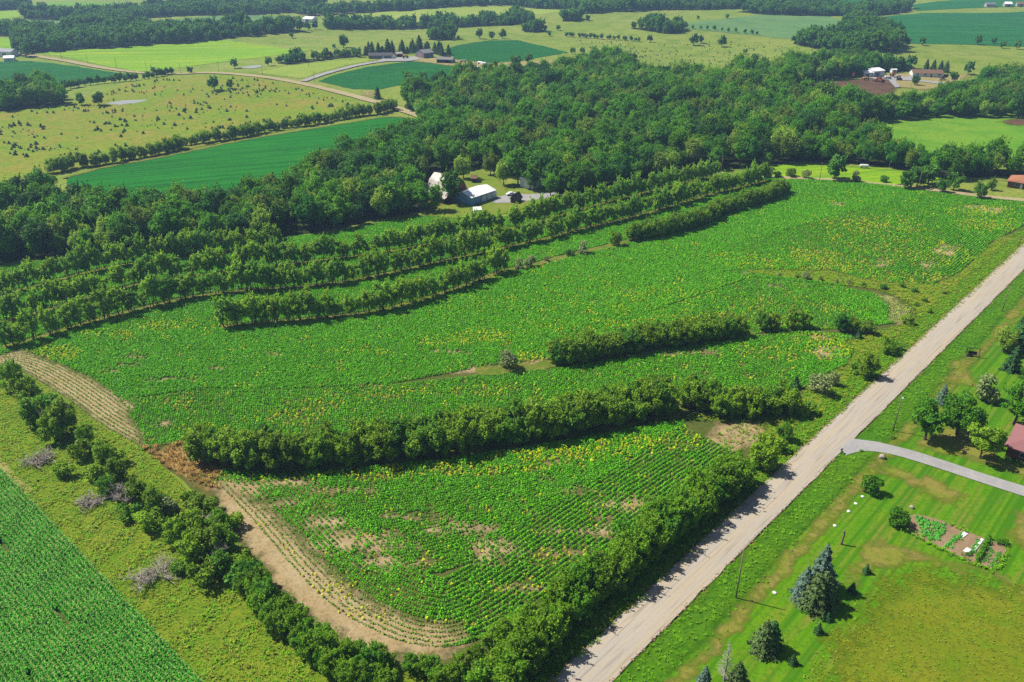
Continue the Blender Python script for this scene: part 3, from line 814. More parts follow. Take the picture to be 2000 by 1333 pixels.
# ================================================================== tree rows of the plantation
ROWS = {
    'a': [(-70, 592), (0, 577), (75, 561), (150, 537), (240, 519), (315, 507), (375, 501), (420, 495), (480, 491), (545, 482)],
    'b': [(-70, 650), (0, 630), (60, 619), (105, 603), (180, 580), (240, 564), (300, 549), (360, 543), (435, 535), (525, 522), (590, 515), (668, 505), (725, 499), (800, 487), (875, 469), (950, 455), (1025, 443), (1120, 414), (1210, 390), (1300, 367), (1345, 356), (1400, 345)],
    'c': [(15, 678), (45, 673), (90, 658), (120, 646), (165, 633), (225, 618), (270, 606), (315, 594), (390, 579), (450, 571), (525, 567), (590, 563), (650, 556), (710, 547), (770, 533), (830, 520), (890, 506), (950, 493), (1010, 480), (1070, 467), (1120, 453), (1210, 432), (1300, 408), (1390, 380), (1450, 366), (1495, 355)],
    'd': [(440, 640), (500, 633), (540, 633), (590, 626), (680, 620), (755, 607), (830, 586), (890, 566), (950, 544), (982, 531)],
    'e': [(1235, 470), (1285, 462), (1345, 446), (1395, 430), (1411, 414), (1450, 407), (1495, 393), (1530, 377)],
    'f': [(1092, 710), (1175, 697), (1275, 677), (1350, 667), (1437, 655)],
    'g': [(392, 893), (450, 900), (540, 905), (640, 903), (760, 891), (860, 878), (950, 863), (1050, 848), (1150, 830), (1240, 812), (1300, 797)],
}
RW = {k: smooth(W(v), 3.0, 7) for k, v in ROWS.items()}
for k, w in (('a', 2.2), ('b', 2.2), ('c', 2.2), ('d', 2.4), ('e', 3.6), ('f', 5.0), ('g', 7.5)):
    l = RW[k]
    t = (l[-1] - l[-4]); t /= np.linalg.norm(t); t2 = l[0] - l[3]; t2 /= np.linalg.norm(t2)
    ribbon("grass_strip", np.vstack([l[0] + t2 * 6, l, l[-1] + t * 6]), w, M_strip, 0.2, 0.0, 0.35)
# remnant of the fourth row between its two standing stretches
ribbon("grass_strip", W([(982, 531), (1040, 520), (1114, 499), (1200, 480), (1235, 470)]), 4.0, M_strip, 0.235, 0.0, 0.4)
ribbon("grass_strip", W([(930, 728), (990, 722), (1088, 712)]), 5, M_strip, 0.235, 0, 0.4)

ROWNAME = {'a': "the short plantation row nearest the dark wood",
           'b': "the long plantation row nearest the white-roofed shed",
           'c': "the longest plantation row, one below the shed's row",
           'd': "the broken row standing out in the crop",
           'e': "upper right tree row ending at the crop's far corner"}
cand = []
for k in 'abcd':
    l = resample(RW[k], 2.3)
    gaps = wavenoise(l, 26.0, ord(k))
    n = 0
    for i, p in enumerate(l):
        g = -1.25 if k in 'abc' else -1.0
        if rng.uniform() < (0.1 if k == 'd' else 0.05): continue
        q = p + rng.normal(0, 0.4, 2)
        px, py = project(q[0], q[1], terrain(*q))
        if px < -60: continue
        n += 1
        cand.append((k, n, q, np.hypot(*q)))
order = sorted(range(len(cand)), key=lambda i: cand[i][3])
near = set(order[:300])
rest = []
for i, (k, n, q, d) in enumerate(cand):
    s = float(rng.choice([0.8, 1.0, 1.1, 1.2, 1.35]) * rng.uniform(0.92, 1.08)) * 1.02
    if i in near:
        plant('row', pos3(q), s, "plantation_tree", f"{ordinal(n)} tree from left in {ROWNAME[k]}", "tree", "young trees of the plantation rows")
    else:
        rest.append((q, s))
if rest:
    Q = np.array([r[0] for r in rest]); S_ = np.array([r[1] for r in rest])
    mr = [merged("row_tree", K['row'][i]) for i in range(3)]
    scatter("distant_plantation_trees", np.column_stack([Q, terrain(Q[:, 0], Q[:, 1])]), rng.uniform(0, 6.28, len(Q)), S_, mr, rng.integers(0, 3, len(Q)), "far stretches of the plantation tree rows seen as one band", "trees")

# shrubby far-right row, hedges
def hedge_row(line, step, lanes, kind, smin, smax, name, lab, group, gapthr=-9, seed=1, squash=1.0, gap_scale=30.0):
    out = []
    n = 0
    for li, offs in enumerate(lanes):
        l = resample(line, step)
        t = np.gradient(l, axis=0); t /= np.linalg.norm(t, axis=1)[:, None]
        nn = np.stack([-t[:, 1], t[:, 0]], 1)
        gaps = wavenoise(l, gap_scale, seed)
        for i, p in enumerate(l):
            if gaps[i] < gapthr: continue
            q = p + nn[i] * offs + rng.normal(0, 0.5, 2)
            n += 1
            where = f"{ordinal(n)} from the left" if len(lanes) == 1 else f"{ordinal(i + 1)} from the left in {'back' if offs > 0 else 'front'} line"
            plant(kind, pos3(q), float(rng.uniform(smin, smax)), name, lab.format(where=where), "tree", group, squash=squash)
hedge_row(RW['e'], 3.0, [0.9, -0.9], 'hedge', 0.85, 1.2, "hedge_tree", "bushy tree, {where}, row at the crop's far corner", "bushy row at the far corner", -0.95, 5)
hedge_row(RW['f'], 2.9, [1.4, -1.4], 'hedge', 0.9, 1.2, "hedge_tree", "hedge tree, {where}, short hedge in mid field", "short hedge in mid field")
hedge_row(RW['g'], 3.2, [2.0, -2.0], 'hedge', 1.05, 1.45, "hedge_tree", "hedge tree, {where}, long hedge across the crop", "long hedge across the near crop")
hedge_row(smooth(W([(1352, 795), (1400, 806), (1462, 810), (1525, 804)]), 3, 5), 3.0, [1.2, -1.2], 'hedge', 1.0, 1.3, "hedge_tree", "hedge tree, {where}, stub hedge near the road", "stub hedge near the road")

# single bushes and trees standing in and round the crop (pixel base, kind, scale)
singles = [
    ((45, 676), 'row', 1.1, "dense tree at the left tip of the third plantation row"),
    ((1012, 527), 'greybush', 1.1, "grey-green bush, leftmost of the pair beyond the broken row"),
    ((1036, 522), 'greybush', 1.15, "grey-green bush, right one of the pair beyond the broken row"),
    ((1068, 511), 'greybush', 0.55, "tiny grey bush between two bush clumps in the crop strip"),
    ((1112, 501), 'bush', 0.9, "green bush at the left of the clump below the third row"),
    ((1136, 497), 'greybush', 1.35, "large olive bush at the right of the clump below the third row"),
    ((1202, 481), 'hedge', 0.95, "single round tree left of the upper right tree row"),
    ((993, 722), 'greybush', 1.5, "lone olive bush on the bare tip left of the short hedge"),
    ((1488, 645), 'hedge', 0.95, "dark tree, left of the pair right of the short hedge"),
    ((1510, 646), 'hedge', 0.85, "low tree in the middle of the pair right of the short hedge"),
    ((1545, 642), 'hedge', 1.0, "spreading tree, right of the pair right of the short hedge"),
    ((1570, 640), 'hedge', 0.8, "low bushy tree trailing the pair right of the short hedge"),
    ((1640, 648), 'hedge', 1.0, "dark tree, left one of the pair near the curved bare headland"),
    ((1665, 650), 'hedge', 0.8, "middle tree of the pair near the curved bare headland"),
    ((1692, 652), 'bush', 1.1, "bush at the right of the pair near the curved bare headland"),
    ((1676, 662), 'young', 1.3, "small bright cedar below the trees by the curved headland"),
    ((1772, 634), 'bush', 0.9, "dark bush beside the end of the curved bare headland"),
    ((1730, 692), 'willow', 0.75, "slim leaning tree at the road edge, upper of two"),
    ((1748, 684), 'bush', 0.8, "small bush beside the upper leaning roadside tree"),
    ((1690, 738), 'hedge', 1.15, "big round tree throwing shade onto the gravel road"),
    ((1672, 730), 'bush', 1.0, "bush tucked under the big round roadside tree"),
    ((1600, 770), 'greybush', 1.5, "loose olive shrub between the stub hedge and the road"),
    ((1625, 752), 'greybush', 1.1, "thin grey shrub nearest the road in the rough margin"),
    ((1553, 758), 'young', 1.5, "dark conical cedar beside the stub hedge"),
    ((1545, 800), 'willow', 0.8, "leafy tree at the right end of the stub hedge"),
    ((1575, 812), 'bush', 1.1, "low bush between the stub hedge end and the verge"),
    ((1530, 862), 'willow', 0.75, "light green tree at the road edge above the dark round tree"),
    ((1510, 880), 'bush', 1.2, "bush crowding the dark round tree by the road"),
    ((1487, 915), 'hedge', 1.3, "large dark round tree beside the gravel road bend in the hedge"),
    ((1806, 590), 'bush', 0.5, "scrubby bush left of the verge above the curved headland"),
    ((1788, 598), 'bush', 0.45, "low scrub just right of the curved headland"),
    ((1812, 612), 'bush', 0.55, "scrub clump midway between headland and road"),
    ((1726, 566), 'dkbush', 0.5, "dark green bush at the right end of the bare strip"),
    ((1760, 562), 'bush', 0.55, "low bush right of the dark bush on the grass strip"),
    ((1785, 572), 'bush', 0.55, "weedy bush below the right end of the grass strip"),
    ((1845, 575), 'bush', 0.35, "tiny bush standing alone by the verge"),
    ((1574, 547), 'greybush', 0.75, "brownish shrub on the bare strip, largest of its line"),
    ((1556, 542), 'bush', 0.45, "small green shrub left of the brownish shrub on the bare strip"),
    ((1602, 549), 'bush', 0.5, "green shrub right of the brownish shrub on the bare strip"),
    ((1632, 555), 'greybush', 0.5, "grey shrub in the middle of the bare strip"),
    ((1658, 556), 'greybush', 0.45, "grey shrub toward the right of the bare strip"),
    ((1686, 560), 'bush', 0.4, "last small shrub at the right of the bare strip"),
    ((1522, 540), 'greybush', 0.4, "first small shrub at the left of the bare strip"),
    ((1543, 346), 'bush', 1.3, "dark bush on the lane left of the lone tall tree"),
    ((1575, 350), 'greybush', 1.2, "grey bush on the lane beside the lone tall tree"),
    ((1628, 352), 'far', 1.15, "tall open tree beside the lane and bright meadow"),
    ((1672, 357), 'greybush', 1.4, "bushy shrub on the lane below the white tank"),
    ((1725, 357), 'dkbush', 0.75, "dark small cedar between the lane and the bright meadow"),
    ((1768, 370), 'far', 0.85, "dark tree on the near side of the lane"),
    ((1790, 366), 'far', 0.95, "leafy tree shading the lane beside the driveway"),
    ((1812, 360), 'far', 1.0, "tree behind the lane between meadow and house"),
    ((1838, 376), 'hedge', 1.0, "wide bushy tree beside the lane, left of the tan roof"),
    ((1862, 372), 'far', 0.8, "tree at the lane edge left of the brick house"),
    ((1912, 388), 'hedge', 1.15, "dark tree on the lane in front of the brick house"),
    ((1935, 372), 'willow', 0.8, "light green tree at the corner of the brick house"),
    ((1500, 348), 'greybush', 1.3, "grey shrub where the lane leaves the plantation rows"),
    ((1518, 348), 'dkbush', 0.8, "dark bush where the lane leaves the plantation rows"),
    ((885, 398), 'wood', 1.1, "broad shade tree in front of the red barn"),
    ((1012, 362), 'wood', 1.3, "large tree between the shed and the white house"),
    ((1035, 372), 'wood', 0.9, "dark tree left of the white house gable"),
    ((1075, 384), 'wood', 0.8, "tree in front of the white house"),
    ((848, 412), 'wood', 0.85, "dark rounded tree below the red barn"),
    ((822, 414), 'wood', 0.8, "dark tree left of the bare farmyard corner"),
    ((905, 350), 'wood', 0.85, "tree behind the barn beside the little outbuilding"),
    ((984, 362), 'wood', 0.85, "tree at the back right corner of the blue shed"),
    ((862, 372), 'wood', 0.6, "small tree against the left of the red barn"),
    ((958, 342), 'wood', 0.8, "tree on the far side of the grassy yard"),
]
for px, kind, s, lab in singles:
    nm = {"greybush": "shrub", "bush": "shrub", "dkbush": "shrub", "young": "cedar_tree"}.get(kind, "tree")
    plant(kind, pos3(at(*px)), s, nm, lab, "shrub" if nm == "shrub" else "tree")

# roadside hedge at lower centre
hedge_line = smooth(W([(960, 1390), (1010, 1318), (1060, 1262), (1130, 1200), (1200, 1142), (1265, 1082), (1330, 1030), (1395, 985), (1445, 950)]), 2.0, 5)
hedge_row(hedge_line, 2.5, [2.2, -0.6], 'willow', 0.82, 1.25, "roadside_tree", "leafy tree, {where}, hedge beside the gravel road", "hedge along the gravel road", -1.1, 9)
hedge_row(smooth(W([(830, 1385), (905, 1330), (960, 1285), (1010, 1240)]), 2, 5), 2.8, [0.0], 'willow', 0.6, 0.85, "roadside_tree", "low tree, {where}, behind the near end of the road hedge", "second line behind the road hedge")
# hedge round the lower left tip of the near crop
hedge_row(smooth(W([(492, 1150), (525, 1195), (570, 1240), (625, 1285), (690, 1325), (760, 1365)]), 2, 5), 2.2, [1.2, -1.2], 'willow', 0.6, 0.92, "hedge_tree", "light green tree, {where}, hedge below the curved headland", "hedge below the curved headland")
hedge_row(smooth(W([(700, 1290), (770, 1312), (840, 1325), (900, 1345)]), 2, 5), 2.2, [0.0], 'willow', 0.5, 0.78, "hedge_tree", "short tree, {where}, bottom tip of the near crop", "short hedge at the bottom tip")
# ragged hedgerow at left
left_trees = [((22, 760), 'willow', 1.15), ((52, 785), 'hedge', 1.05), ((88, 815), 'dkbush', 1.5), ((65, 830), 'hedge', 1.2), ((118, 842), 'hedge', 1.35), ((100, 860), 'hedge', 1.1), ((160, 868), 'willow', 0.7),
              ((150, 890), 'bush', 1.2), ((198, 905), 'hedge', 0.9), ((185, 935), 'bush', 1.1), ((118, 930), 'bush', 1.0), ((225, 935), 'hedge', 0.85), ((212, 905), 'bush', 1.2),
              ((205, 965), 'hedge', 0.75), ((262, 985), 'hedge', 0.95), ((300, 1000), 'willow', 0.9), ((250, 1010), 'bush', 1.1), ((330, 1000), 'greybush', 1.1), ((290, 1030), 'bush', 1.3), ((395, 1000), 'bush', 1.2), ((360, 980), 'bush', 0.8),
              ((340, 1060), 'hedge', 0.9), ((375, 1050), 'hedge', 1.0), ((420, 1040), 'willow', 0.8), ((450, 1025), 'bush', 1.0), ((375, 1095), 'hedge', 1.05), ((410, 1085), 'hedge', 1.1), ((440, 1075), 'hedge', 0.9), ((400, 1130), 'bush', 1.4), ((430, 1120), 'hedge', 0.8), ((465, 1140), 'bush', 1.2), ((345, 1120), 'bush', 0.8), ((470, 1105), 'bush', 1.0)]
for i, (px, kind, s) in enumerate(left_trees):
    nm = "shrub" if "bush" in kind else "hedgerow_tree"
    plant(kind, pos3(at(px[0] + 8, px[1] + 4)), s * 1.08, nm, f"{'shrub' if nm == 'shrub' else 'bushy tree'} in the ragged hedgerow beside the corn, {ordinal(i + 1)} from its upper end", "shrub" if nm == "shrub" else "tree", "ragged hedgerow beside the corn")
# dead trees and heaps of fallen limbs
dead = [((112, 850), 7.0, 3.2, False, M_deadgrey, "grey leafless tree standing in the hedgerow at left"),
        ((75, 905), 2.0, 3.6, True, M_deadwood, "upper heap of bleached fallen branches beside the hedgerow"),
        ((180, 985), 2.0, 3.0, True, M_deadwood, "middle heap of fallen branches beside the hedgerow"),
        ((240, 975), 3.0, 2.6, True, M_deadgrey, "grey tangle of branches at the foot of the hedgerow"),
        ((305, 1130), 2.4, 4.2, True, M_deadwood, "large bleached fallen tree beside the corn"),
        ((432, 1110), 5.0, 1.8, False, M_deadgrey, "pale dead stem among the lower hedgerow trees"),
        ((405, 1025), 2.4, 2.2, True, M_deadwood, "pale broken branches at the top of the lower hedgerow"),
        ((248, 1000), 6.0, 2.2, False, M_deadwood, "forked leafless trunk in the middle of the hedgerow"),
        ((1297, 316), 9.0, 3.0, False, M_deadgrey, "bare grey tree at the edge of the dark wood above the rows"),
        ]
for i, (px, H, R, ly, mt, lab) in enumerate(dead):
    me = branchy_mesh("dead_branches", 300 + i, H, R, 16 if not ly else 26, 12, 0.24 if not ly else 0.24, mt, ly)
    e = obj("dead_tree" if not ly else "fallen_branches", me); e.scale = (1.15, 1.15, 1.15)
    e.location = pos3(at(*px)); tag(e, lab, "dead tree" if not ly else "branches")

def dead_conifer():
    r = random.Random(5); bm = bmesh.new(); H = 9.0
    bm_tube(bm, [(0, 0, -.2), (.05, 0, H * .5), (0, .05, H)], [.2, .13, .03], 7)
    for i in range(90):
        t = r.uniform(.12, .98); z = H * t; L = 1.9 * (1 - t) ** .8 * r.uniform(.5, 1) + .15; a = r.uniform(0, 6.28)
        p = Vector((0, 0, z)); e = p + Vector((math.cos(a) * L, math.sin(a) * L, -.12 * L + r.uniform(-.1, .2)))
        bm_tube(bm, [p, p.lerp(e, .5) + Vector((0, 0, .08)), e], [.045, .03, .012], 4, False)
        for j in range(4):
            q = p.lerp(e, r.uniform(.3, 1)); b = a + r.uniform(-1.2, 1.2); l = L * r.uniform(.2, .4)
            bm_tube(bm, [q, q + Vector((math.cos(b) * l, math.sin(b) * l, r.uniform(-.1, .1)))], [.02, .008], 3, False)
    o = obj("dead_conifer", mesh_bm("dead_conifer", bm, M_deadwood)); o.location = pos3(at(1413, 1332)); tag(o, "dead conifer with bare grey branches beside the lawn track", "dead tree")
dead_conifer()

# ------------------------------------------------------------------ woods
FOREST = [(-140, 416), (0, 410), (100, 402), (220, 424), (350, 426), (480, 410), (550, 388), (610, 350), (680, 318), (770, 290), (826, 266), (822, 238), (800, 222), (790, 210), (815, 190), (880, 172), (960, 164), (1030, 154), (1100, 152), (1180, 122), (1215, 124), (1250, 152), (1330, 162), (1440, 160), (1500, 152), (1540, 140), (1600, 130), (1660, 127), (1715, 130), (1715, 145), (1660, 152), (1600, 158), (1540, 184), (1600, 208), (1660, 218), (1745, 224), (1800, 214), (1850, 200), (1900, 180), (1935, 160), (2140, 146), (2140, 232), (1960, 232), (1850, 230), (1760, 236), (1690, 240), (1662, 252), (1690, 285), (1750, 318), (1900, 330), (2140, 335), (2140, 352), (1990, 346), (1930, 345), (1850, 352), (1800, 345), (1760, 330), (1640, 320), (1530, 318), (1470, 332), (1400, 330), (1340, 340), (1280, 345), (1200, 368), (1140, 380), (1100, 384), (1070, 376), (1050, 355), (1000, 352), (985, 345), (965, 340), (940, 326), (890, 332), (850, 340), (825, 370), (820, 396), (846, 410), (800, 418), (720, 434), (640, 451), (560, 460), (540, 470), (420, 478), (300, 493), (200, 505), (120, 512), (60, 505), (-140, 520)]
WOODS = [
    (FOREST, 'wood', 5.9, "dense green wood behind the farmstead", 0.88),
    ([(40, 26), (100, 28), (200, 26), (290, 20), (330, 13), (400, 6), (560, 4), (640, 8), (560, 26), (500, 29), (420, 31), (300, 36), (200, 38), (60, 40), (45, 34)], 'far', 9.0, "dark far wood along the top left", 1.1),
    ([(-120, 55), (60, 60), (60, 74), (-120, 76)], 'far', 8.5, "far wood at the left edge above the bright field", 1.1),
    ([(-120, 5), (30, 6), (60, 14), (30, 20), (-120, 22)], 'far', 9.0, "farthest wood in the top left corner", 1.1),
    ([(30, 80), (60, 68), (130, 62), (140, 50), (200, 44), (285, 52), (290, 58), (330, 60), (400, 62), (500, 58), (560, 56), (600, 62), (500, 70), (430, 78), (330, 86), (250, 92), (150, 98), (70, 104), (45, 112), (28, 100)], 'far', 8.0, "broad far wood above the lime green field", 1.15),
    ([(630, 50), (740, 52), (860, 48), (1000, 43), (1000, 51), (860, 55), (740, 58), (640, 58)], 'far', 7.5, "tree belt below the far hay field", 1.1),
    ([(560, 24), (700, 18), (800, 14), (1000, 5), (1250, 4), (1560, 2), (1640, 10), (1500, 18), (1400, 20), (1300, 20), (1200, 24), (1140, 28), (1130, 20), (1000, 11), (800, 22), (700, 26), (600, 32)], 'far', 9.0, "long far wood along the top of the view", 1.1),
    ([(1230, 56), (1290, 54), (1333, 58), (1330, 67), (1300, 67), (1260, 61)], 'far', 7.0, "oblong grove in the far pasture", 1.1),
    ([(1440, 24), (1560, 18), (1640, 20), (1775, 14), (1780, 20), (1700, 36), (1640, 32), (1500, 30)], 'far', 8.5, "far wood below the top right fields", 1.15),
    ([(1650, 47), (1690, 40), (1700, 48), (1735, 57), (1762, 78), (1750, 101), (1700, 104), (1650, 102), (1590, 96), (1545, 86), (1570, 78), (1630, 74)], 'far', 7.5, "wood between the two far crop fields at right", 1.15),
    ([(-120, 198), (0, 196), (60, 184), (110, 186), (132, 204), (60, 213), (0, 219), (-120, 226)], 'wood', 6.5, "dark wood at the left edge of the cedar pasture", 0.9),
    ([(1718, 132), (1785, 130), (1785, 140), (1720, 142)], 'far', 6.5, "trees behind the white sheds", 0.95),
    ([(1098, 36), (1134, 34), (1134, 42), (1100, 43)], 'far', 6.5, "round grove in the far hay land", 1.15),
    ([(1000, 38), (1042, 37), (1042, 46), (985, 50)], 'far', 6.5, "grove at the right end of the far tree belt", 1.1),
    ([(1020, 58), (1065, 59), (1065, 64), (1022, 64)], 'far', 6.5, "low grove in the middle of the far pasture", 1.0),
    ([(840, 72), (884, 72), (884, 79), (838, 79)], 'far', 6.0, "clump of trees above the far farm", 1.0),
    ([(700, 108), (780, 101), (815, 98), (862, 102), (884, 110), (870, 113), (845, 103), (800, 104), (720, 110)], 'pine', 5.5, "shelterbelt of dark trees behind the far farm", 0.8),
    ([(625, 112), (700, 106), (700, 112), (630, 118)], 'far', 6.0, "low hedge left of the far farm", 0.6),
    ([(540, 124), (600, 116), (640, 118), (560, 127)], 'far', 6.0, "hedge beside the mown field of the far farm", 0.75),
]
def wood_points(poly_px, spacing):
    poly = W(poly_px)
    x0, y0 = poly.min(0); x1, y1 = poly.max(0)
    gx, gy = np.meshgrid(np.arange(x0, x1, spacing), np.arange(y0, y1, spacing * 0.9))
    gx[1::2] += spacing * 0.5
    G = np.stack([gx.ravel(), gy.ravel()], 1) + rng.uniform(-0.36, 0.36, (gx.size, 2)) * spacing
    return G[inpoly(G, poly)]
mass_meshes = {k: [merged(k + "_tree", K[k][i]) for i in range(len(K[k]))] for k in ('wood', 'far', 'pine')}
for wi, (poly, kind, sp, lab, sc) in enumerate(WOODS):
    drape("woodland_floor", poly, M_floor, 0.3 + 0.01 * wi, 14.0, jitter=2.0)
    Q = wood_points(poly, sp)
    S_ = rng.choice([0.6, 0.78, 0.92, 1.0, 1.1, 1.28], len(Q)) * rng.uniform(0.92, 1.08, len(Q)) * sc * (1 + 0.14 * wavenoise(Q, 60.0, wi))
    sel = rng.uniform(size=len(Q)) < 0.93; Q = Q[sel]; S_ = S_[sel]
    d = np.hypot(Q[:, 0], Q[:, 1])
    Z = terrain(Q[:, 0], Q[:, 1])
    px, py = project(Q[:, 0], Q[:, 1], Z)
    vis = (px > -90) & (px < 2090)
    Q, S_, d, Z = Q[vis], S_[vis], d[vis], Z[vis]
    if wi == 0:
        o = np.argsort(d)[:290]
        m = np.zeros(len(Q), bool); m[o] = True
        for i in o:
            plant('wood', (Q[i, 0], Q[i, 1], Z[i]), float(S_[i]), "woodland_tree", "broad green tree at the near edge of the wood behind the tree rows", "tree", "trees at the near edge of the wood")
        Q, S_, Z = Q[~m], S_[~m], Z[~m]
    if len(Q) == 0: continue
    if len(Q) <= 26:
        for rank, i in enumerate(np.argsort(px[vis])):
            plant(kind, (Q[i, 0], Q[i, 1], Z[i]), float(S_[i]), "grove_tree", f"{ordinal(rank + 1)} tree from left, {lab}", "tree", lab)
        continue
    nm = len(mass_meshes[kind])
    scatter("wood", np.column_stack([Q, Z]), rng.uniform(0, 6.28, len(Q)), S_, mass_meshes[kind], rng.integers(0, nm, len(Q)), lab, "wood")

# hedges of the middle distance (countable shrubs)
def far_hedge(line, step, kind, s0, s1, lab, group, jit=1.2):
    for i, p in enumerate(resample(W(line), step)):
        q = p + rng.normal(0, jit, 2)
        plant(kind, pos3(q), float(rng.uniform(s0, s1)), "boundary_tree", lab.format(n=ordinal(i + 1)), "tree", group)
far_hedge([(100, 338), (200, 322), (325, 300), (375, 284), (475, 269), (550, 252), (600, 246), (675, 232), (750, 221), (768, 216)], 2.7, 'hedge', 0.7, 1.25, "{n} tree from left in the hedge below the cedar pasture", "hedge under the cedar pasture")
far_hedge([(112, 180), (160, 169), (210, 163), (270, 158), (300, 153), (335, 146)], 4.2, 'far', 0.45, 0.8, "{n} tree from left in the hedge above the cedar pasture", "hedge above the cedar pasture")
far_hedge([(1105, 72), (1160, 76), (1250, 82)], 5.0, 'far', 0.35, 0.6, "{n} bush from the left in the hedge across the far pasture", "hedge across the far pasture")
far_hedge([(1640, 62), (1690, 70), (1480, 68), (1400, 60), (1340, 56)][2:], 8.0, 'far', 0.35, 0.55, "{n} small tree along the lower edge of the far greyish field", "trees along the far greyish field")
lone = [((459, 134), 0.8, "lone round tree beside the far pond"), ((419, 177), 1.0, "tall pale tree standing in the cedar pasture"), ((450, 174), 0.65, "dark bush right of the tall pasture tree"), ((194, 206), 0.9, "round dark tree beside the pasture pond"), ((160, 206), 0.75, "tree left of the pasture pond"), ((372, 144), 0.55, "small round tree on the dirt road corner"), ((52, 112), 1.2, "tall tree on the dirt road by the white farm"), ((525, 129), 0.7, "small tree left of the hedge by the mown field"),
        ((671, 94), 1.15, "lone dark round tree on the far hillside"), ((653, 96), 0.45, "low bush left of the lone dark hillside tree"), ((570, 75), 0.6, "wide bush on the far pale pasture"), ((937, 76), 1.0, "left tree of three on the far pasture"), ((960, 77), 0.8, "middle tree of three on the far pasture"), ((982, 76), 0.95, "right tree of three on the far pasture"), ((895, 78), 0.4, "small bush above the far green field"),
        ((1118, 106), 0.6, "left one of two small trees by the far green field's tip"), ((1138, 106), 0.6, "right one of two small trees by the far green field's tip"), ((1073, 71), 0.5, "small grey tree in the far pasture"), ((1090, 60), 0.6, "small tree right of the low grove"), ((1148, 41), 0.7, "small tree right of the round grove"), ((1269, 83), 0.7, "round bush right of the far pasture hedge"), ((1355, 89), 1.1, "large lone tree, left of two in the far pasture"), ((1368, 85), 0.8, "pale tree behind the large lone pasture tree"), ((1410, 92), 1.05, "large lone tree, right of two in the far pasture"), ((1363, 39), 0.5, "small tree on the far yellow hill"), ((1420, 37), 0.6, "low bush on the far yellow hill"), ((1455, 106), 0.5, "small bush above the right end of the wood"),
        ((1770, 91), 0.9, "round tree at the corner of the big far crop"), ((1801, 89), 0.8, "second round tree below the big far crop"), ((1910, 88), 0.9, "round tree below the right of the big far crop"), ((1940, 86), 0.6, "small tree at the lower edge of the big far crop"), ((1957, 95), 0.7, "thin tree in the right pasture"), ((1986, 97), 0.8, "greyish tree at the right edge of the far pasture"), ((1547, 118), 0.7, "tree poking above the right wood"), ((1890, 146), 1.0, "pale open tree right of the brown-roofed house"), ((1862, 160), 0.8, "dark tree below the pale open tree"), ((1786, 167), 0.75, "round tree in front of the brown-roofed house"),
        ((795, 165), 0.95, "dark tree overhanging the middle soybean field"), ((826, 162), 0.8, "tree at the edge of the wood by the middle soybean field"), ((968, 134), 0.65, "dark round tree by the far trailers"), ((1008, 134), 1.05, "tall tree left of the far tan slope"), ((1032, 124), 0.8, "thin tree behind the tall tree by the tan slope"), ((535, 50), 0.5, "dark tree beside the far white farm"), ((583, 44), 0.7, "round tree between the far white farm buildings"), ((602, 60), 0.9, "tree right of the far blue roofed house"), ((616, 58), 0.9, "tree at the left end of the far tree belt"), ((725, 31), 0.4, "tiny tree on the far hay hill"), ((1475, 122), 0.8, "tree at the right tip of the wood")]
for px, s, lab in lone:
    plant('far', pos3(at(*px)), s, "pasture_tree", lab, "tree", "lone trees of the far pastures")
for i, px in enumerate([(1808, 138), (1822, 139), (1836, 141), (1847, 142)]):
    plant('pine', pos3(at(*px)), 0.85, "pine_tree", f"{ordinal(i + 1)} dark conifer from the left behind the brown-roofed house", "tree", "conifers behind the brown-roofed house")
plant('pine', pos3(at(738, 194)), 0.8, "cedar_tree", "dark cedar on the dirt road at the tip of the wood", "tree")
for i, px in enumerate([(1092, 150), (1055, 150), (1110, 152)]):
    plant('pine', pos3(at(*px)), 0.8, "pine_tree", f"{ordinal(i + 1)} dark pine on the far rim of the wood below the tan slope", "tree", "pines on the far rim of the wood")

# cedars scattered over the pasture
cp = W([(-60, 232), (60, 218), (140, 205), (265, 165), (330, 155), (470, 152), (590, 172), (750, 214), (600, 242), (480, 262), (330, 292), (200, 315), (100, 330), (-60, 350)])
x0, y0 = cp.min(0); x1, y1 = cp.max(0)
Q = np.stack([rng.uniform(x0, x1, 4200), rng.uniform(y0, y1, 4200)], 1)
Q = Q[inpoly(Q, cp)]
Q = Q[wavenoise(Q, 70.0, 21) + 0.8 * wavenoise(Q, 16.0, 22) + rng.normal(0, 0.5, len(Q)) > 0.45]
px, py = project(Q[:, 0], Q[:, 1], terrain(Q[:, 0], Q[:, 1]))
Q = Q[(px > -30)][:560]
Q = Q[np.argsort(np.hypot(Q[:, 0], Q[:, 1]))]
for i, q in enumerate(Q[:300]):
    o = obj("cedar_shrub", CEDAR[i % 3]); o.location = pos3(q); o.rotation_euler = (0, 0, float(rng.uniform(0, 6.28)))
    s = float(rng.choice([0.32, 0.45, 0.6, 0.85]) * rng.uniform(0.85, 1.15)); o.scale = (s * 1.2, s * 1.2, s)
    tag(o, "small dark cedar scattered over the nearer slope of the brownish pasture", "shrub", "cedars scattered over the pasture")
Q2 = Q[300:]
if len(Q2):
    scatter("distant_cedars", np.column_stack([Q2, terrain(Q2[:, 0], Q2[:, 1])]), rng.uniform(0, 6, len(Q2)), rng.uniform(0.35, 0.8, len(Q2)), CEDAR, rng.integers(0, 3, len(Q2)), "tiny dark cedars dotting the far side of the brownish pasture", "shrubs")
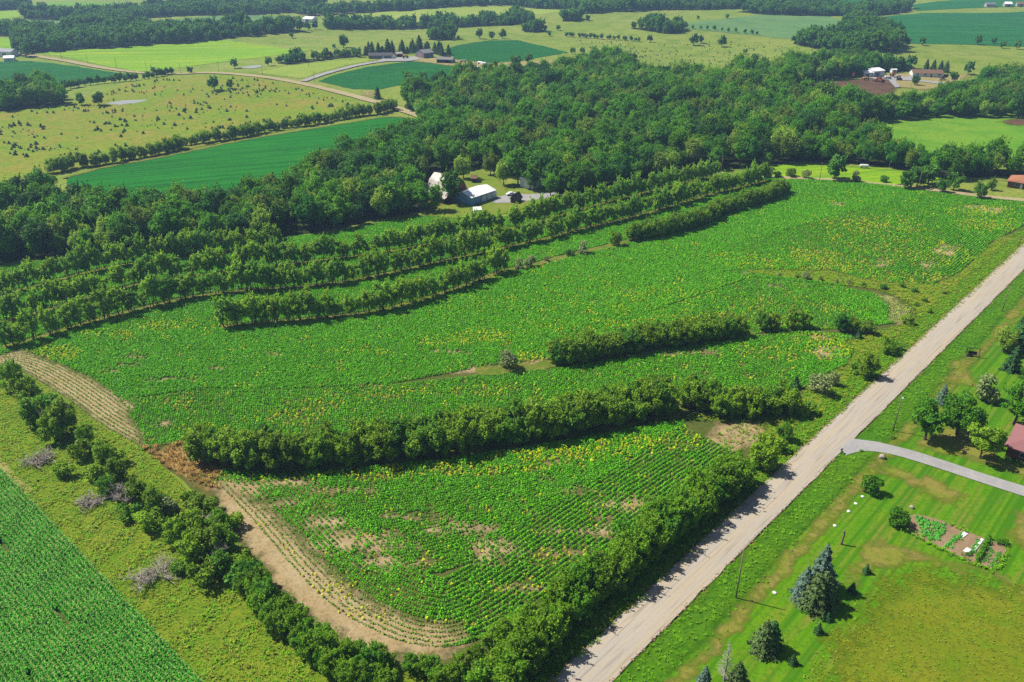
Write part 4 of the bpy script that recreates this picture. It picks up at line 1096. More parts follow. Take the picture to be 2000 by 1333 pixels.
# weeds on the far right pasture
cp = W([(1110, 80), (1300, 84), (1480, 80), (1560, 95), (1700, 112), (1480, 128), (1340, 130), (1180, 104)])
x0, y0 = cp.min(0); x1, y1 = cp.max(0)
Q = np.stack([rng.uniform(x0, x1, 500), rng.uniform(y0, y1, 500)], 1); Q = Q[inpoly(Q, cp)]
scatter("pasture_weeds", np.column_stack([Q, terrain(Q[:, 0], Q[:, 1])]), rng.uniform(0, 6, len(Q)), rng.uniform(0.3, 0.6, len(Q)), CEDAR, rng.integers(0, 3, len(Q)), "dark weeds sprinkled over the far right pasture", "weeds")

# ================================================================== crops
def clump(name, seed, n, R, H, leaf, mat, up=0.7):
    r = np.random.default_rng(seed)
    a = r.uniform(0, 6.28, n); q = np.sqrt(r.uniform(0, 1, n)) * R
    z = H * (1 - 0.55 * (q / R) ** 2) * r.uniform(0.65, 1.05, n)
    C = np.stack([np.cos(a) * q, np.sin(a) * q, z], 1)
    N = np.stack([np.cos(a) * q / R, np.sin(a) * q / R, np.full(n, up)], 1) + r.normal(size=(n, 3)) * 0.35
    return leaf_cards(name, C, N, np.full(n, leaf), mat, 1.3, seed)

def blades(name, seed, n, R, H, w, mat, bend=0.5):
    """arching blades: two quads each"""
    r = np.random.default_rng(seed)
    V = []; F = []
    for i in range(n):
        a = r.uniform(0, 6.28); b = r.uniform(0, 6.28); q = R * math.sqrt(r.uniform()) * 0.4
        p = np.array([math.cos(b) * q, math.sin(b) * q, 0.0]); h = H * r.uniform(0.7, 1.1)
        d = np.array([math.cos(a), math.sin(a), 0]); sd = np.array([-d[1], d[0], 0]) * w * 0.5
        m = p + d * R * 0.35 + np.array([0, 0, h * 0.75]); e = p + d * R + np.array([0, 0, h * (1 - bend * r.uniform(0.4, 1.2))])
        k = len(V)
        V += [p - sd, p + sd, m + sd, m - sd, e + sd * .3, e - sd * .3]
        F += [(k, k + 1, k + 2, k + 3), (k + 3, k + 2, k + 4, k + 5)]
    return mesh_np(name, V, F, mat)

SOY = [clump("soy_clump", 400 + i, 15, 0.36, 0.6, 0.3, L_soy) for i in range(3)]
SOYT = [clump("thin_soy", 410 + i, 9, 0.26, 0.34, 0.24, L_soyp) for i in range(2)]
WEED = [clump("weed_clump", 420 + i, 15, 0.34, 0.8, 0.27, L_weed, 0.6) for i in range(2)]

g = {
    -1: [(-140, 552), (0, 520), (150, 503), (315, 488), (480, 474), (640, 458), (780, 430), (880, 417)],
    0: [(-140, 600), (0, 570), (150, 530), (315, 500), (480, 484), (640, 466), (780, 438), (880, 425)],
    1: [(-140, 668), (0, 630), (105, 603), (240, 564), (360, 543), (525, 522), (668, 505), (800, 487), (950, 455), (1120, 414), (1300, 367), (1420, 340)],
    2: [(-140, 740), (15, 684), (90, 660), (225, 620), (390, 580), (525, 568), (650, 557), (770, 534), (890, 507), (1010, 481), (1120, 454), (1300, 409), (1495, 356), (1540, 342)],
    3: [(-60, 740), (70, 700), (200, 668), (330, 650), (435, 642), (570, 633), (680, 622), (755, 609), (830, 588), (890, 568), (980, 533), (1114, 501), (1235, 471), (1390, 431), (1530, 377), (1680, 332)],
    4: [(-20, 770), (120, 735), (270, 705), (350, 682), (500, 690), (700, 676), (900, 640), (1100, 580), (1300, 520), (1460, 470), (1640, 420), (1800, 378), (1950, 330)],
    5: [(120, 830), (260, 780), (400, 760), (560, 762), (760, 752), (920, 722), (1040, 690), (1150, 650), (1300, 600), (1470, 542), (1640, 560), (1800, 566), (1872, 535), (1950, 467), (2100, 390)],
    6: [(920, 724), (1040, 692), (1150, 652), (1300, 602), (1470, 544), (1640, 562), (1740, 582), (1785, 605)],
    7: [(930, 732), (1092, 712), (1275, 680), (1437, 657), (1560, 646), (1660, 644), (1770, 630)],
    8: [(120, 832), (260, 782), (400, 762), (560, 764), (760, 754), (930, 736), (1092, 716), (1275, 684), (1437, 660), (1560, 650), (1660, 655)],
    9: [(240, 890), (330, 892), (500, 896), (640, 894), (760, 884), (950, 856), (1150, 822), (1300, 790), (1400, 782), (1560, 765), (1680, 700)],
    10: [(340, 925), (430, 925), (640, 922), (860, 900), (1050, 872), (1250, 836), (1340, 822), (1500, 815)],
    11: [(560, 1190), (640, 1165), (760, 1135), (860, 1120), (960, 1090), (1060, 1040), (1200, 965), (1330, 915), (1460, 870)],
}
GW = {k: W(v) for k, v in g.items()}
def lerp_rows(a, b, spacing=1.0, step=0.56):
    n = 260
    A = resample(GW[a], 0.5); B = resample(GW[b], 0.5)
    A = A[np.linspace(0, len(A) - 1, n).astype(int)]; B = B[np.linspace(0, len(B) - 1, n).astype(int)]
    m = max(2, int(np.percentile(np.hypot(*(A - B).T), 82) / spacing))
    out = []
    for k in range(m):
        t = (k + 0.5) / m
        out.append(resample(A * (1 - t) + B * t, step))
    return np.concatenate(out)
def offset_rows(px, count, spacing, side, step=0.52):
    l = smooth(W(px), 1.5, 9)
    t = np.gradient(l, axis=0); t /= np.linalg.norm(t, axis=1)[:, None]
    nn = np.stack([-t[:, 1], t[:, 0]], 1) * side
    return np.concatenate([resample(l + nn * (spacing * (k + 0.5)), step) for k in range(count)]), l + nn * spacing * count

sp_w = W(soil_poly)
HL_w = W(HL)
rows_main = np.concatenate([lerp_rows(-1, 0), lerp_rows(0, 1), lerp_rows(1, 2), lerp_rows(2, 3), lerp_rows(3, 4), lerp_rows(4, 5), lerp_rows(6, 7), lerp_rows(8, 9)])
rows_low = lerp_rows(10, 11, 1.04, 0.52)
rows_u, u_in = offset_rows(U_out, 16, 1.04, 1.0)
# keep the side of the outer curve that lies inside the near field
rows_hl, _ = offset_rows([(-140, 725), (0, 716), (50, 733), (110, 769), (200, 836), (287, 884)], 13, 1.0, 1.0)
inner = np.vstack([u_in, W([(1340, 815), (860, 895), (430, 918)])])
rows_low = rows_low[inpoly(rows_low, inner)]
rows_main = rows_main[~inpoly(rows_main, HL_w)]
allr = np.concatenate([rows_main, rows_low, rows_u])
typ = np.concatenate([np.zeros(len(rows_main)), np.ones(len(rows_low)), np.full(len(rows_u), 2)])
keep = inpoly(allr, sp_w)
_, first = np.unique(np.floor(allr / 0.5).astype(np.int64) @ np.array([100003, 1]), return_index=True)
uq = np.zeros(len(allr), bool); uq[first] = True
keep &= uq
margin_w = W([(2150, 432), (1985, 456), (1957, 466), (1940, 472), (1878, 533), (1828, 556), (1750, 554), (1675, 543), (1625, 529), (1560, 528), (1462, 527), (1460, 535), (1550, 546), (1640, 558), (1715, 568), (1765, 588), (1787, 607), (1780, 628), (1745, 640), (1690, 655), (1650, 668), (1665, 690), (1650, 715), (1590, 745), (1560, 775), (1500, 800), (1390, 808), (1345, 812), (1340, 822), (1500, 830), (1480, 850), (1455, 905), (1345, 985), (1230, 1075), (1090, 1190), (985, 1272), (900, 1345), (980, 1450), (1080, 1340), (1435, 1006), (1545, 902), (1830, 640), (2010, 475), (2150, 345)])
keep &= ~inpoly(allr, margin_w)
for k, w in (('a', 1.7), ('b', 1.7), ('c', 1.7), ('d', 1.8), ('e', 2.0), ('f', 3.0), ('g', 4.2)):
    keep &= dist_line(allr, RW[k]) > w
for extra, w in ((W([(982, 531), (1040, 520), (1114, 499), (1200, 480), (1235, 470)]), 2.0), (W([(930, 728), (990, 722), (1092, 712)]), 2.6), (W([(1352, 800), (1400, 808), (1462, 812), (1570, 800)]), 4.2)):
    keep &= dist_line(allr, extra) > w
keep &= ~inpoly(allr, W([(282, 880), (310, 872), (380, 868), (400, 890), (440, 912), (430, 928), (380, 935), (450, 985), (430, 990), (350, 945), (310, 915)]))
keep &= ~inpoly(allr, W([(830, 424), (835, 390), (850, 360), (935, 335), (995, 372), (1085, 388), (1000, 420), (930, 432), (870, 430)]))
px, py = project(allr[:, 0], allr[:, 1], 0 * allr[:, 0])
keep &= (px > -70) & (px < 2070)
allr = allr[keep]; typ = typ[keep]
# bare and weedy patches (photo pixel, radius px along x and y)
bare_px = [(700, 1060, 75, 26), (900, 1035, 70, 14), (960, 1075, 45, 22), (760, 1100, 60, 12), (1230, 990, 60, 16), (1160, 1040, 70, 12), (1130, 960, 40, 8), (1440, 850, 45, 26), (1090, 905, 30, 8), (640, 1020, 40, 12),
           (250, 715, 22, 6), (225, 725, 20, 6), (300, 745, 26, 5), (350, 742, 36, 5), (430, 720, 24, 5), (315, 830, 30, 8), (530, 693, 34, 4), (720, 754, 26, 4), (880, 690, 40, 6), (950, 722, 50, 10), (1050, 712, 40, 8), (1470, 535, 40, 5), (1300, 555, 18, 4), (1230, 570, 16, 4), (1850, 490, 22, 10), (1720, 515, 14, 8), (1810, 520, 16, 8), (1900, 405, 30, 4), (1940, 412, 26, 5), (1640, 400, 20, 5), (1160, 590, 12, 5), (1620, 690, 30, 14), (1600, 660, 50, 6), (1300, 690, 130, 6), (200, 780, 30, 16), (230, 800, 30, 20), (265, 700, 26, 5), (1510, 560, 18, 4), (820, 1010, 70, 8), (660, 960, 60, 8), (560, 945, 70, 8), (470, 955, 50, 14), (1000, 1150, 60, 8), (1080, 1080, 70, 8), (1175, 1010, 40, 10), (560, 985, 50, 10)]
yel_px = [(110, 692, 45, 16, 1.0), (200, 655, 60, 9, .8), (220, 625, 40, 8, .7), (290, 640, 50, 9, .6), (350, 638, 40, 10, .8), (420, 630, 30, 8, .6), (1680, 440, 70, 14, .9), (1740, 445, 60, 18, .6), (1590, 505, 50, 14, 1.0), (1560, 500, 20, 14, 1.0), (1640, 520, 80, 16, .8), (1740, 500, 70, 20, .6), (1700, 470, 90, 20, .5), (1830, 500, 60, 20, .6), (1930, 440, 60, 14, .8), (1920, 415, 60, 10, .7), (1780, 545, 90, 10, .7), (1480, 518, 60, 10, .7), (1440, 505, 60, 10, .5), (950, 660, 60, 14, .7), (860, 670, 50, 10, .5), (700, 690, 60, 8, .5), (650, 720, 50, 6, .5), (640, 790, 60, 14, .7), (740, 770, 80, 10, .6), (560, 820, 70, 16, .7), (620, 800, 50, 16, .6), (840, 765, 90, 10, .6), (960, 765, 60, 10, .7), (1050, 700, 50, 14, .8), (1300, 640, 150, 14, .5), (1420, 625, 120, 14, .7), (1600, 680, 60, 22, .9), (1520, 690, 80, 14, .5), (480, 940, 90, 12, .6), (700, 930, 160, 10, .7), (900, 920, 160, 12, .8), (1100, 890, 120, 14, .9), (1140, 880, 60, 8, 1.0), (1240, 870, 100, 14, .8), (1330, 860, 70, 20, .7), (640, 1150, 50, 26, .8), (720, 1200, 60, 14, .8), (1020, 1150, 70, 18, .7), (1100, 1090, 60, 18, .6), (900, 1215, 80, 8, .5), (330, 790, 60, 12, .4), (440, 850, 80, 14, .5), (1540, 640, 80, 8, .5), (1150, 545, 60, 10, .3), (1300, 580, 120, 14, .35), (1000, 600, 160, 18, .25), (1080, 640, 60, 16, .4), (280, 900, 40, 16, .5), (1280, 610, 160, 16, .3), (1480, 600, 160, 20, .35)]
for bi, (x, y, rx, ry) in enumerate(bare_px):
    ang = np.linspace(0, 2 * math.pi, 14, endpoint=False)
    drape("bare_patch", [(x + math.cos(t) * rx * 1.6 * (1 + .25 * math.sin(3 * t + bi)), y + math.sin(t) * ry * 1.6 * (1 + .25 * math.cos(2 * t + bi))) for t in ang], M_soil, 0.125 + 0.0006 * bi, 1.3, jitter=0.8, feather=4.5)
px, py = project(allr[:, 0], allr[:, 1], 0 * allr[:, 0])
bare = np.zeros(len(allr)); yel = np.zeros(len(allr))
for x, y, rx, ry in bare_px:
    bare = np.maximum(bare, 1.15 - ((px - x) / rx) ** 2 * 0.6 - ((py - y) / ry) ** 2 * 0.6)
for x, y, rx, ry, w in yel_px:
    yel = np.maximum(yel, w * np.clip(1.2 - ((px - x) / rx) ** 2 * 0.6 - ((py - y) / ry) ** 2 * 0.6, 0, 1))
n1 = wavenoise(allr, 9.0, 51); n2 = wavenoise(allr, 3.0, 52); n3 = wavenoise(allr, 28.0, 53)
bare_v = bare + 0.3 * n1 + 0.2 * n2 + 0.15 * rng.normal(size=len(allr)) + np.where(typ == 1, 0.1, np.where(typ == 2, -0.2, 0.0))
yel_v = yel * 0.62 + 0.1 * n1 + 0.08 * n2 + 0.06 * n3
ru = rng.uniform(size=len(allr))
u_head = inpoly(allr, W([(395, 925), (460, 950), (540, 1000), (590, 1045), (650, 1105), (720, 1165), (800, 1205), (900, 1215), (920, 1250), (820, 1275), (700, 1250), (600, 1180), (520, 1095), (440, 1000)])) | inpoly(allr, W([(1700, 570), (1745, 580), (1785, 605), (1780, 625), (1755, 640), (1730, 625), (1735, 600)]))
gone = (bare_v > 0.85) & (ru < 0.55)
hl_edge = dist_line(allr, np.vstack([u_in[::4], u_in[-1:]]))
u_head &= rng.uniform(0, 6, len(allr)) < hl_edge
thin = u_head | ((bare_v > 0.5) & (ru < 0.65))
weed = (~gone) & (rng.uniform(size=len(allr)) < np.clip(yel_v * 0.95 - 0.02, 0.01, 0.75))
A = allr[(~gone) & (~thin) & (~weed)]
A = A + rng.normal(0, 0.04, A.shape)
sA = rng.uniform(0.82, 1.2, len(A)) * np.clip(1.02 + 0.1 * wavenoise(A, 14, 61), 0.8, 1.25)
scatter("soybean_crop", np.column_stack([A, terrain(A[:, 0], A[:, 1]) + 0.1]), rng.uniform(0, 6.28, len(A)), sA, SOY, rng.integers(0, 3, len(A)), "green soybean crop in curving rows between the tree rows", "crop")
Wd = allr[weed] + rng.normal(0, 0.3, (weed.sum(), 2))
scatter("yellow_weeds", np.column_stack([Wd, terrain(Wd[:, 0], Wd[:, 1]) + 0.1]), rng.uniform(0, 6.28, len(Wd)), rng.uniform(0.45, 1.1, len(Wd)), WEED, rng.integers(0, 2, len(Wd)), "yellow-green weeds in patches through the soybean crop", "weeds")
T_ = np.concatenate([allr[thin & ~gone & ~weed], rows_hl[inpoly(rows_hl, HL_w)]])
T_ = T_ + rng.normal(0, 0.05, T_.shape)
scatter("thin_soybean_rows", np.column_stack([T_, terrain(T_[:, 0], T_[:, 1]) + 0.15]), rng.uniform(0, 6.28, len(T_)), rng.uniform(0.7, 1.3, len(T_)), SOYT, rng.integers(0, 2, len(T_)), "stunted pale soybean rows on the bare tan headlands", "crop")

# corn at lower left
CORN = [blades("corn_plant", 440 + i, 10, 0.62, 2.0, 0.13, L_corn, 0.55) for i in range(3)]
TASS = [blades("corn_tassel", 450, 4, 0.2, 0.5, 0.06, L_tassel, 0.2)]
e0 = W([(0, 918)])[0]; e1 = W([(392, 1333)])[0]
cd = (e1 - e0) / np.linalg.norm(e1 - e0); cnr = np.array([cd[1], -cd[0]])
if cnr[0] > 0: cnr = -cnr
rowsC = []
for k in range(100):
    s = np.arange(-60, 130, 0.36) + rng.uniform(0, 0.36)
    rowsC.append(e0 + cnr * (k * 0.8 + 0.5) + cd * s[:, None] + rng.normal(0, 0.05, (len(s), 2)))
C_ = np.concatenate(rowsC)
px, py = project(C_[:, 0], C_[:, 1], 0 * C_[:, 0])
ok = (px > -120) & (py < 1440) & (px < 520)
# a few gaps where plants are missing
u = (C_ - e0) @ cd; v = (C_ - e0) @ cnr
gap = (np.abs(v - (9.0)) < 0.42) & (np.sin(u * 0.23 + 1.0) > 0.72)
gap |= (np.abs(v - 17.8) < 0.3) & (np.sin(u * 0.31) > 0.6)
C_ = C_[ok & ~gap]
drape("corn_field", None, M_soilshade, 0.1, 6.0, world_pts=np.array([e0 - cd * 60, e1 + cd * 40, e1 + cd * 40 + cnr * 85, e0 - cd * 60 + cnr * 85]), jitter=0.3)
sC = rng.uniform(0.85, 1.12, len(C_)) * (1 + 0.1 * wavenoise(C_, 10, 71))
scatter("corn_crop", np.column_stack([C_, np.full(len(C_), 0.1)]), rng.uniform(0, 6.28, len(C_)), sC, CORN, rng.integers(0, 3, len(C_)), "tall green corn in straight rows at the lower left", "crop")
scatter("corn_tassels", np.column_stack([C_, 1.75 * sC]), rng.uniform(0, 6.28, len(C_)), sC, TASS, np.zeros(len(C_)), "pale tassels on top of the corn at lower left", "crop")
ribbon("bare_track", np.array([e0 - cd * 40 - cnr * 1.0, e0 - cnr * 1.0 + cd * 14]), 1.6, M_tan, 0.2, 0, 0.4)

# grass tufts on rough ground
TUFT = [blades("grass_tuft", 460 + i, 7, 0.4, 0.55, 0.09, L_tuft, 0.5) for i in range(3)]
TUFTG = [blades("green_grass_tuft", 470 + i, 7, 0.36, 0.42, 0.09, L_tuftg, 0.5) for i in range(3)]
def area_points(poly_w, dens):
    x0, y0 = poly_w.min(0); x1, y1 = poly_w.max(0)
    n = int((x1 - x0) * (y1 - y0) * dens)
    Q = np.stack([rng.uniform(x0, x1, n), rng.uniform(y0, y1, n)], 1)
    Q = Q[inpoly(Q, poly_w)]
    px, py = project(Q[:, 0], Q[:, 1], 0 * Q[:, 0])
    return Q[(px > -40) & (px < 2040) & (py < 1370) & (py > 300)]
verge_w = W([(-60, 722), (0, 716), (60, 738), (120, 776), (210, 840), (300, 896), (395, 985), (490, 1105), (590, 1212), (720, 1300), (800, 1400), (470, 1400), (395, 1333), (200, 1125), (0, 912), (-60, 850)])
Q = area_points(verge_w, 7.0)
scatter("rough_grass", np.column_stack([Q, np.full(len(Q), 0.1)]), rng.uniform(0, 6.28, len(Q)), rng.uniform(0.4, 1.1, len(Q)) * (1 + 0.3 * wavenoise(Q, 6, 81)), TUFT + TUFTG, rng.integers(0, 6, len(Q)), "tall yellow-green grass between the corn and the hedgerow", "grass")
Q = area_points(margin_w, 2.2)
Q = np.vstack([Q, area_points(W([(1400, 850), (1450, 818), (1505, 830), (1470, 860), (1440, 895), (1400, 905)]), 1.2)])
scatter("margin_grass", np.column_stack([Q, np.full(len(Q), 0.2)]), rng.uniform(0, 6.28, len(Q)), rng.uniform(0.5, 1.5, len(Q)), TUFT + TUFTG, rng.integers(0, 6, len(Q)), "rough grass and weeds on the margin between crop and road", "grass")
Q = area_points(W([(1560, 1340), (1600, 1262), (1640, 1215), (1690, 1160), (1740, 1130), (1790, 1112), (1860, 1118), (2000, 1146), (2080, 1160), (2080, 1380), (1500, 1380)]), 2.0)
scatter("meadow_grass", np.column_stack([Q, np.full(len(Q), 0.28)]), rng.uniform(0, 6.28, len(Q)), rng.uniform(0.25, 0.7, len(Q)), TUFT + TUFTG[:1], rng.integers(0, 4, len(Q)), "unmown olive grass of the meadow at lower right", "grass")
strips = []
for k, w in (('a', 2.2), ('b', 2.2), ('c', 2.2), ('d', 2.2), ('e', 2.4), ('f', 3.2), ('g', 4.2)):
    w *= 0.7; l = resample(RW[k], 0.5); strips.append(l + rng.normal(0, w * 0.55, l.shape))
Q = np.concatenate(strips)
scatter("strip_grass", np.column_stack([Q, np.full(len(Q), 0.2) + terrain(Q[:, 0], Q[:, 1])]), rng.uniform(0, 6.28, len(Q)), rng.uniform(0.5, 1.4, len(Q)), TUFT, rng.integers(0, 3, len(Q)), "dry grass growing under the tree rows", "grass")
Q = area_points(W([(275, 878), (310, 868), (385, 866), (405, 890), (445, 912), (430, 930), (430, 960), (370, 940), (310, 905)]), 1.4)
L_or = leaf_mat("sprayed_grass_blades", (188, 140, 60), (216, 178, 100), 0.6, 0.25, 0.3)
TOR = [blades("sprayed_tuft", 480 + i, 8, 0.5, 0.8, 0.1, L_or, 0.4) for i in range(2)]
scatter("sprayed_grass_tufts", np.column_stack([Q, np.full(len(Q), 0.2)]), rng.uniform(0, 6.28, len(Q)), rng.uniform(0.6, 1.4, len(Q)), TOR, rng.integers(0, 2, len(Q)), "orange-brown sprayed grass at the hedge end", "grass")
Q = np.concatenate([RC - rnrm * 6.2 + rng.normal(0, 1.6, RC.shape) for _ in range(26)] + [RC + rnrm * 6.6 + rng.normal(0, 2.0, RC.shape) for _ in range(26)])
Q = Q[(np.abs((Q - r0) @ rnrm) > 4.0) & (dist_line(Q, DW) > 4.2)]
px, py = project(Q[:, 0], Q[:, 1], 0 * Q[:, 0]); Q = Q[(px > -40) & (px < 2040) & (py < 1370)]
scatter("verge_grass", np.column_stack([Q, np.full(len(Q), 0.28)]), rng.uniform(0, 6.28, len(Q)), rng.uniform(0.5, 1.2, len(Q)), TUFTG, rng.integers(0, 3, len(Q)), "bright green grass along both verges of the gravel road", "grass")

bm = bmesh.new(); bmesh.ops.create_icosphere(bm, subdivisions=1, radius=0.5)
for v in bm.verts: v.co *= 1 + random.uniform(-.25, .25); v.co.z *= .6
M_clod = plain_mat("windrow_gravel", (196, 168, 140), 0.95, 0.72, 0.0, 0.2, 6.0, None, (150, 116, 92))
CLOD = mesh_bm("clod", bm, M_clod)
Q = np.concatenate([RC - rnrm * (3.62 + 0.0) + rng.normal(0, 0.22, RC.shape) for _ in range(14)] + [RC + rnrm * 3.62 + rng.normal(0, 0.2, RC.shape) for _ in range(7)])
Q = Q + rdir * rng.uniform(-1.5, 1.5, (len(Q), 1))
Q = Q[dist_line(Q, DW) > 5.0]
px, py = project(Q[:, 0], Q[:, 1], 0 * Q[:, 0]); Q = Q[(px > -40) & (px < 2040) & (py < 1370)]
scatter("gravel_windrow", np.column_stack([Q, np.full(len(Q), 0.36)]), rng.uniform(0, 6.28, len(Q)), rng.uniform(0.12, 0.5, len(Q)), [CLOD], np.zeros(len(Q)), "loose clods and gravel thrown to both edges of the road", "gravel")

# ================================================================== lawn trees at the right
lawn_items = [
    ((1806, 861), 'lawn', 1.02, "left tree of the big pair beside the driveway", 0), ((1868, 852), 'lawn', 1.12, "right tree of the big pair beside the driveway", 1),
    ((1913, 897), 'ash', 1.2, "yellow-green tree next to the red-roofed house", 0), ((1980, 829), 'lawn', 1.05, "tall leafy tree behind the red-roofed house", 0), ((1926, 786), 'greybush', 1.9, "sparse pale tree with bare limbs on the lawn", 0),
    ((1698, 963), 'dkbush', 0.82, "round dark bush on the lawn below the driveway", 0), ((1748, 1026), 'dkbush', 0.82, "second dark bush on the lawn next to the vegetable patch", 1),
    ((1600, 1150), 'blue', 0.86, "tall blue spruce at the back of the lawn clump", 0), ((1567, 1172), 'blue', 0.66, "shorter blue spruce at the left of the lawn clump", 0), ((1588, 1188), 'fir', 0.8, "green spruce at the front of the lawn clump", 0), ((1604, 1178), 'fir', 0.7, "dark spruce at the right of the lawn clump", 1),
    ((1505, 1265), 'pine', 0.55, "dark upright spruce on the lawn beside the bleached one", 0), ((1490, 1272), 'fir', 0.66, "partly bleached spruce on the lawn near the road", 1),
    ((1691, 1121), 'young', 0.95, "young conifer standing alone near the garden"), ((1663, 1158), 'young', 1.0, "slim young conifer at the tip of the clump shadow"), ((1616, 1214), 'young', 0.85, "low young conifer, upper of two below the spruce clump"), ((1598, 1238), 'young', 1.0, "young conifer, lower of two below the spruce clump"), ((1548, 1298), 'young', 0.95, "young greyish conifer below the dark spruce shadow"),
    ((1374, 1345), 'blue', 0.42, "small blue spruce at the bottom edge"), ((1440, 1340), 'fir', 0.5, "green conifer behind the dead one at the bottom edge"),
    ((1985, 690), 'pine', 0.85, "dark pine, largest of the group right of the road"), ((1958, 690), 'wood', 0.6, "dark leafy tree left of the pines right of the road"), ((1975, 725), 'pine', 0.7, "lower dark pine of the group right of the road"), ((2005, 650), 'pine', 0.85, "upper dark pine at the right edge"), ((2020, 715), 'lawn', 0.8, "leafy tree at the right edge by the pines"), ((2000, 760), 'lawn', 0.6, "small leafy tree at the right edge below the pines"), ((1838, 790), 'blue', 0.5, "bluish spruce top behind the big pair of lawn trees"), ((2040, 620), 'pine', 0.9, "dark pine just past the right edge"),
    ((1742, 858), 'bush', 0.3, "small weedy bush at the foot of the light pole"), ((1682, 884), 'bush', 0.22, "weedy clump at the inner corner of the driveway"),
]
for it in lawn_items:
    px, kind, s, lab = it[:4]
    nm = {'blue': "spruce_tree", 'fir': "spruce_tree", 'pine': "pine_tree", 'young': "young_conifer", 'dkbush': "bush", 'bush': "bush"}.get(kind, "lawn_tree")
    plant(kind, pos3(at(*px)), s, nm, lab, "bush" if nm == "bush" else "tree", var=it[4] if len(it) > 4 else None, squash=1.15 if kind in ('dkbush',) else 1.0)

# ================================================================== buildings
M_white = plain_mat("white_metal", (236, 238, 240), 0.5, 1.1, 0.0, 0.04, 0.6, ('X', 4.0))
M_whiteroof = plain_mat("white_roof", (240, 240, 240), 0.45, 1.25, 0.0, 0.05, 0.5, ('X', 3.0))
M_blue = plain_mat("blue_wall", (130, 176, 230), 0.55, 1.0, 0.0, 0.06, 0.6, ('X', 4.0))
M_red = plain_mat("red_barn_boards", (152, 62, 40), 0.8, 0.75, 0.0, 0.15, 1.5)
M_barnroof = plain_mat("weathered_barn_roof", (226, 220, 214), 0.6, 1.0, 0.0, 0.1, 0.6, None, (150, 118, 96))
M_brown = plain_mat("brown_shingles", (150, 116, 92), 0.9, 0.75, 0.0, 0.12, 1.5)
M_tanroof = plain_mat("tan_shingles", (206, 138, 104), 0.9, 0.72, 0.0, 0.1, 1.5)
M_redroof = plain_mat("mauve_red_shingles", (178, 122, 124), 0.9, 0.72, 0.0, 0.08, 2.0)
M_brick = plain_mat("brick_wall", (130, 74, 56), 0.85, 0.75, 0.0, 0.15, 3.0)
M_grey = plain_mat("grey_metal", (140, 148, 166), 0.5, 0.72, 0.0, 0.06, 0.6, ('X', 4.0))
M_greyroof = plain_mat("grey_roof", (150, 148, 150), 0.6, 0.72, 0.0, 0.08, 0.6)
M_darkroof = plain_mat("dark_roof", (96, 92, 96), 0.8, 0.72, 0.0, 0.1, 1.0)
M_dark = plain_mat("dark_opening", (36, 34, 34), 0.8, 0.7)
M_glass = plain_mat("window_glass", (60, 72, 84), 0.12, 0.7)
M_cream = plain_mat("cream_siding", (216, 208, 196), 0.7, 0.72)
M_pinkdoor = plain_mat("pink_door", (206, 150, 140), 0.6, 0.72)
M_boards = plain_mat("old_boards", (128, 96, 78), 0.85, 0.72, 0.0, 0.15, 2.0)
M_stone = plain_mat("pale_stone", (210, 196, 180), 0.85, 0.75, 0.0, 0.15, 4.0)
M_orangep = plain_mat("orange_paint", (206, 104, 50), 0.5, 0.75)
M_tyre = plain_mat("tyre", (36, 36, 36), 0.9, 0.7)

def frame_from(p0, p1):
    """origin at base corner p0, local x along the front wall toward p1, local y away from the camera"""
    a = at(*p0); b = at(*p1)
    d = Vector((b.x - a.x, b.y - a.y, 0)); L = d.length
    return a, math.atan2(d.y, d.x), L

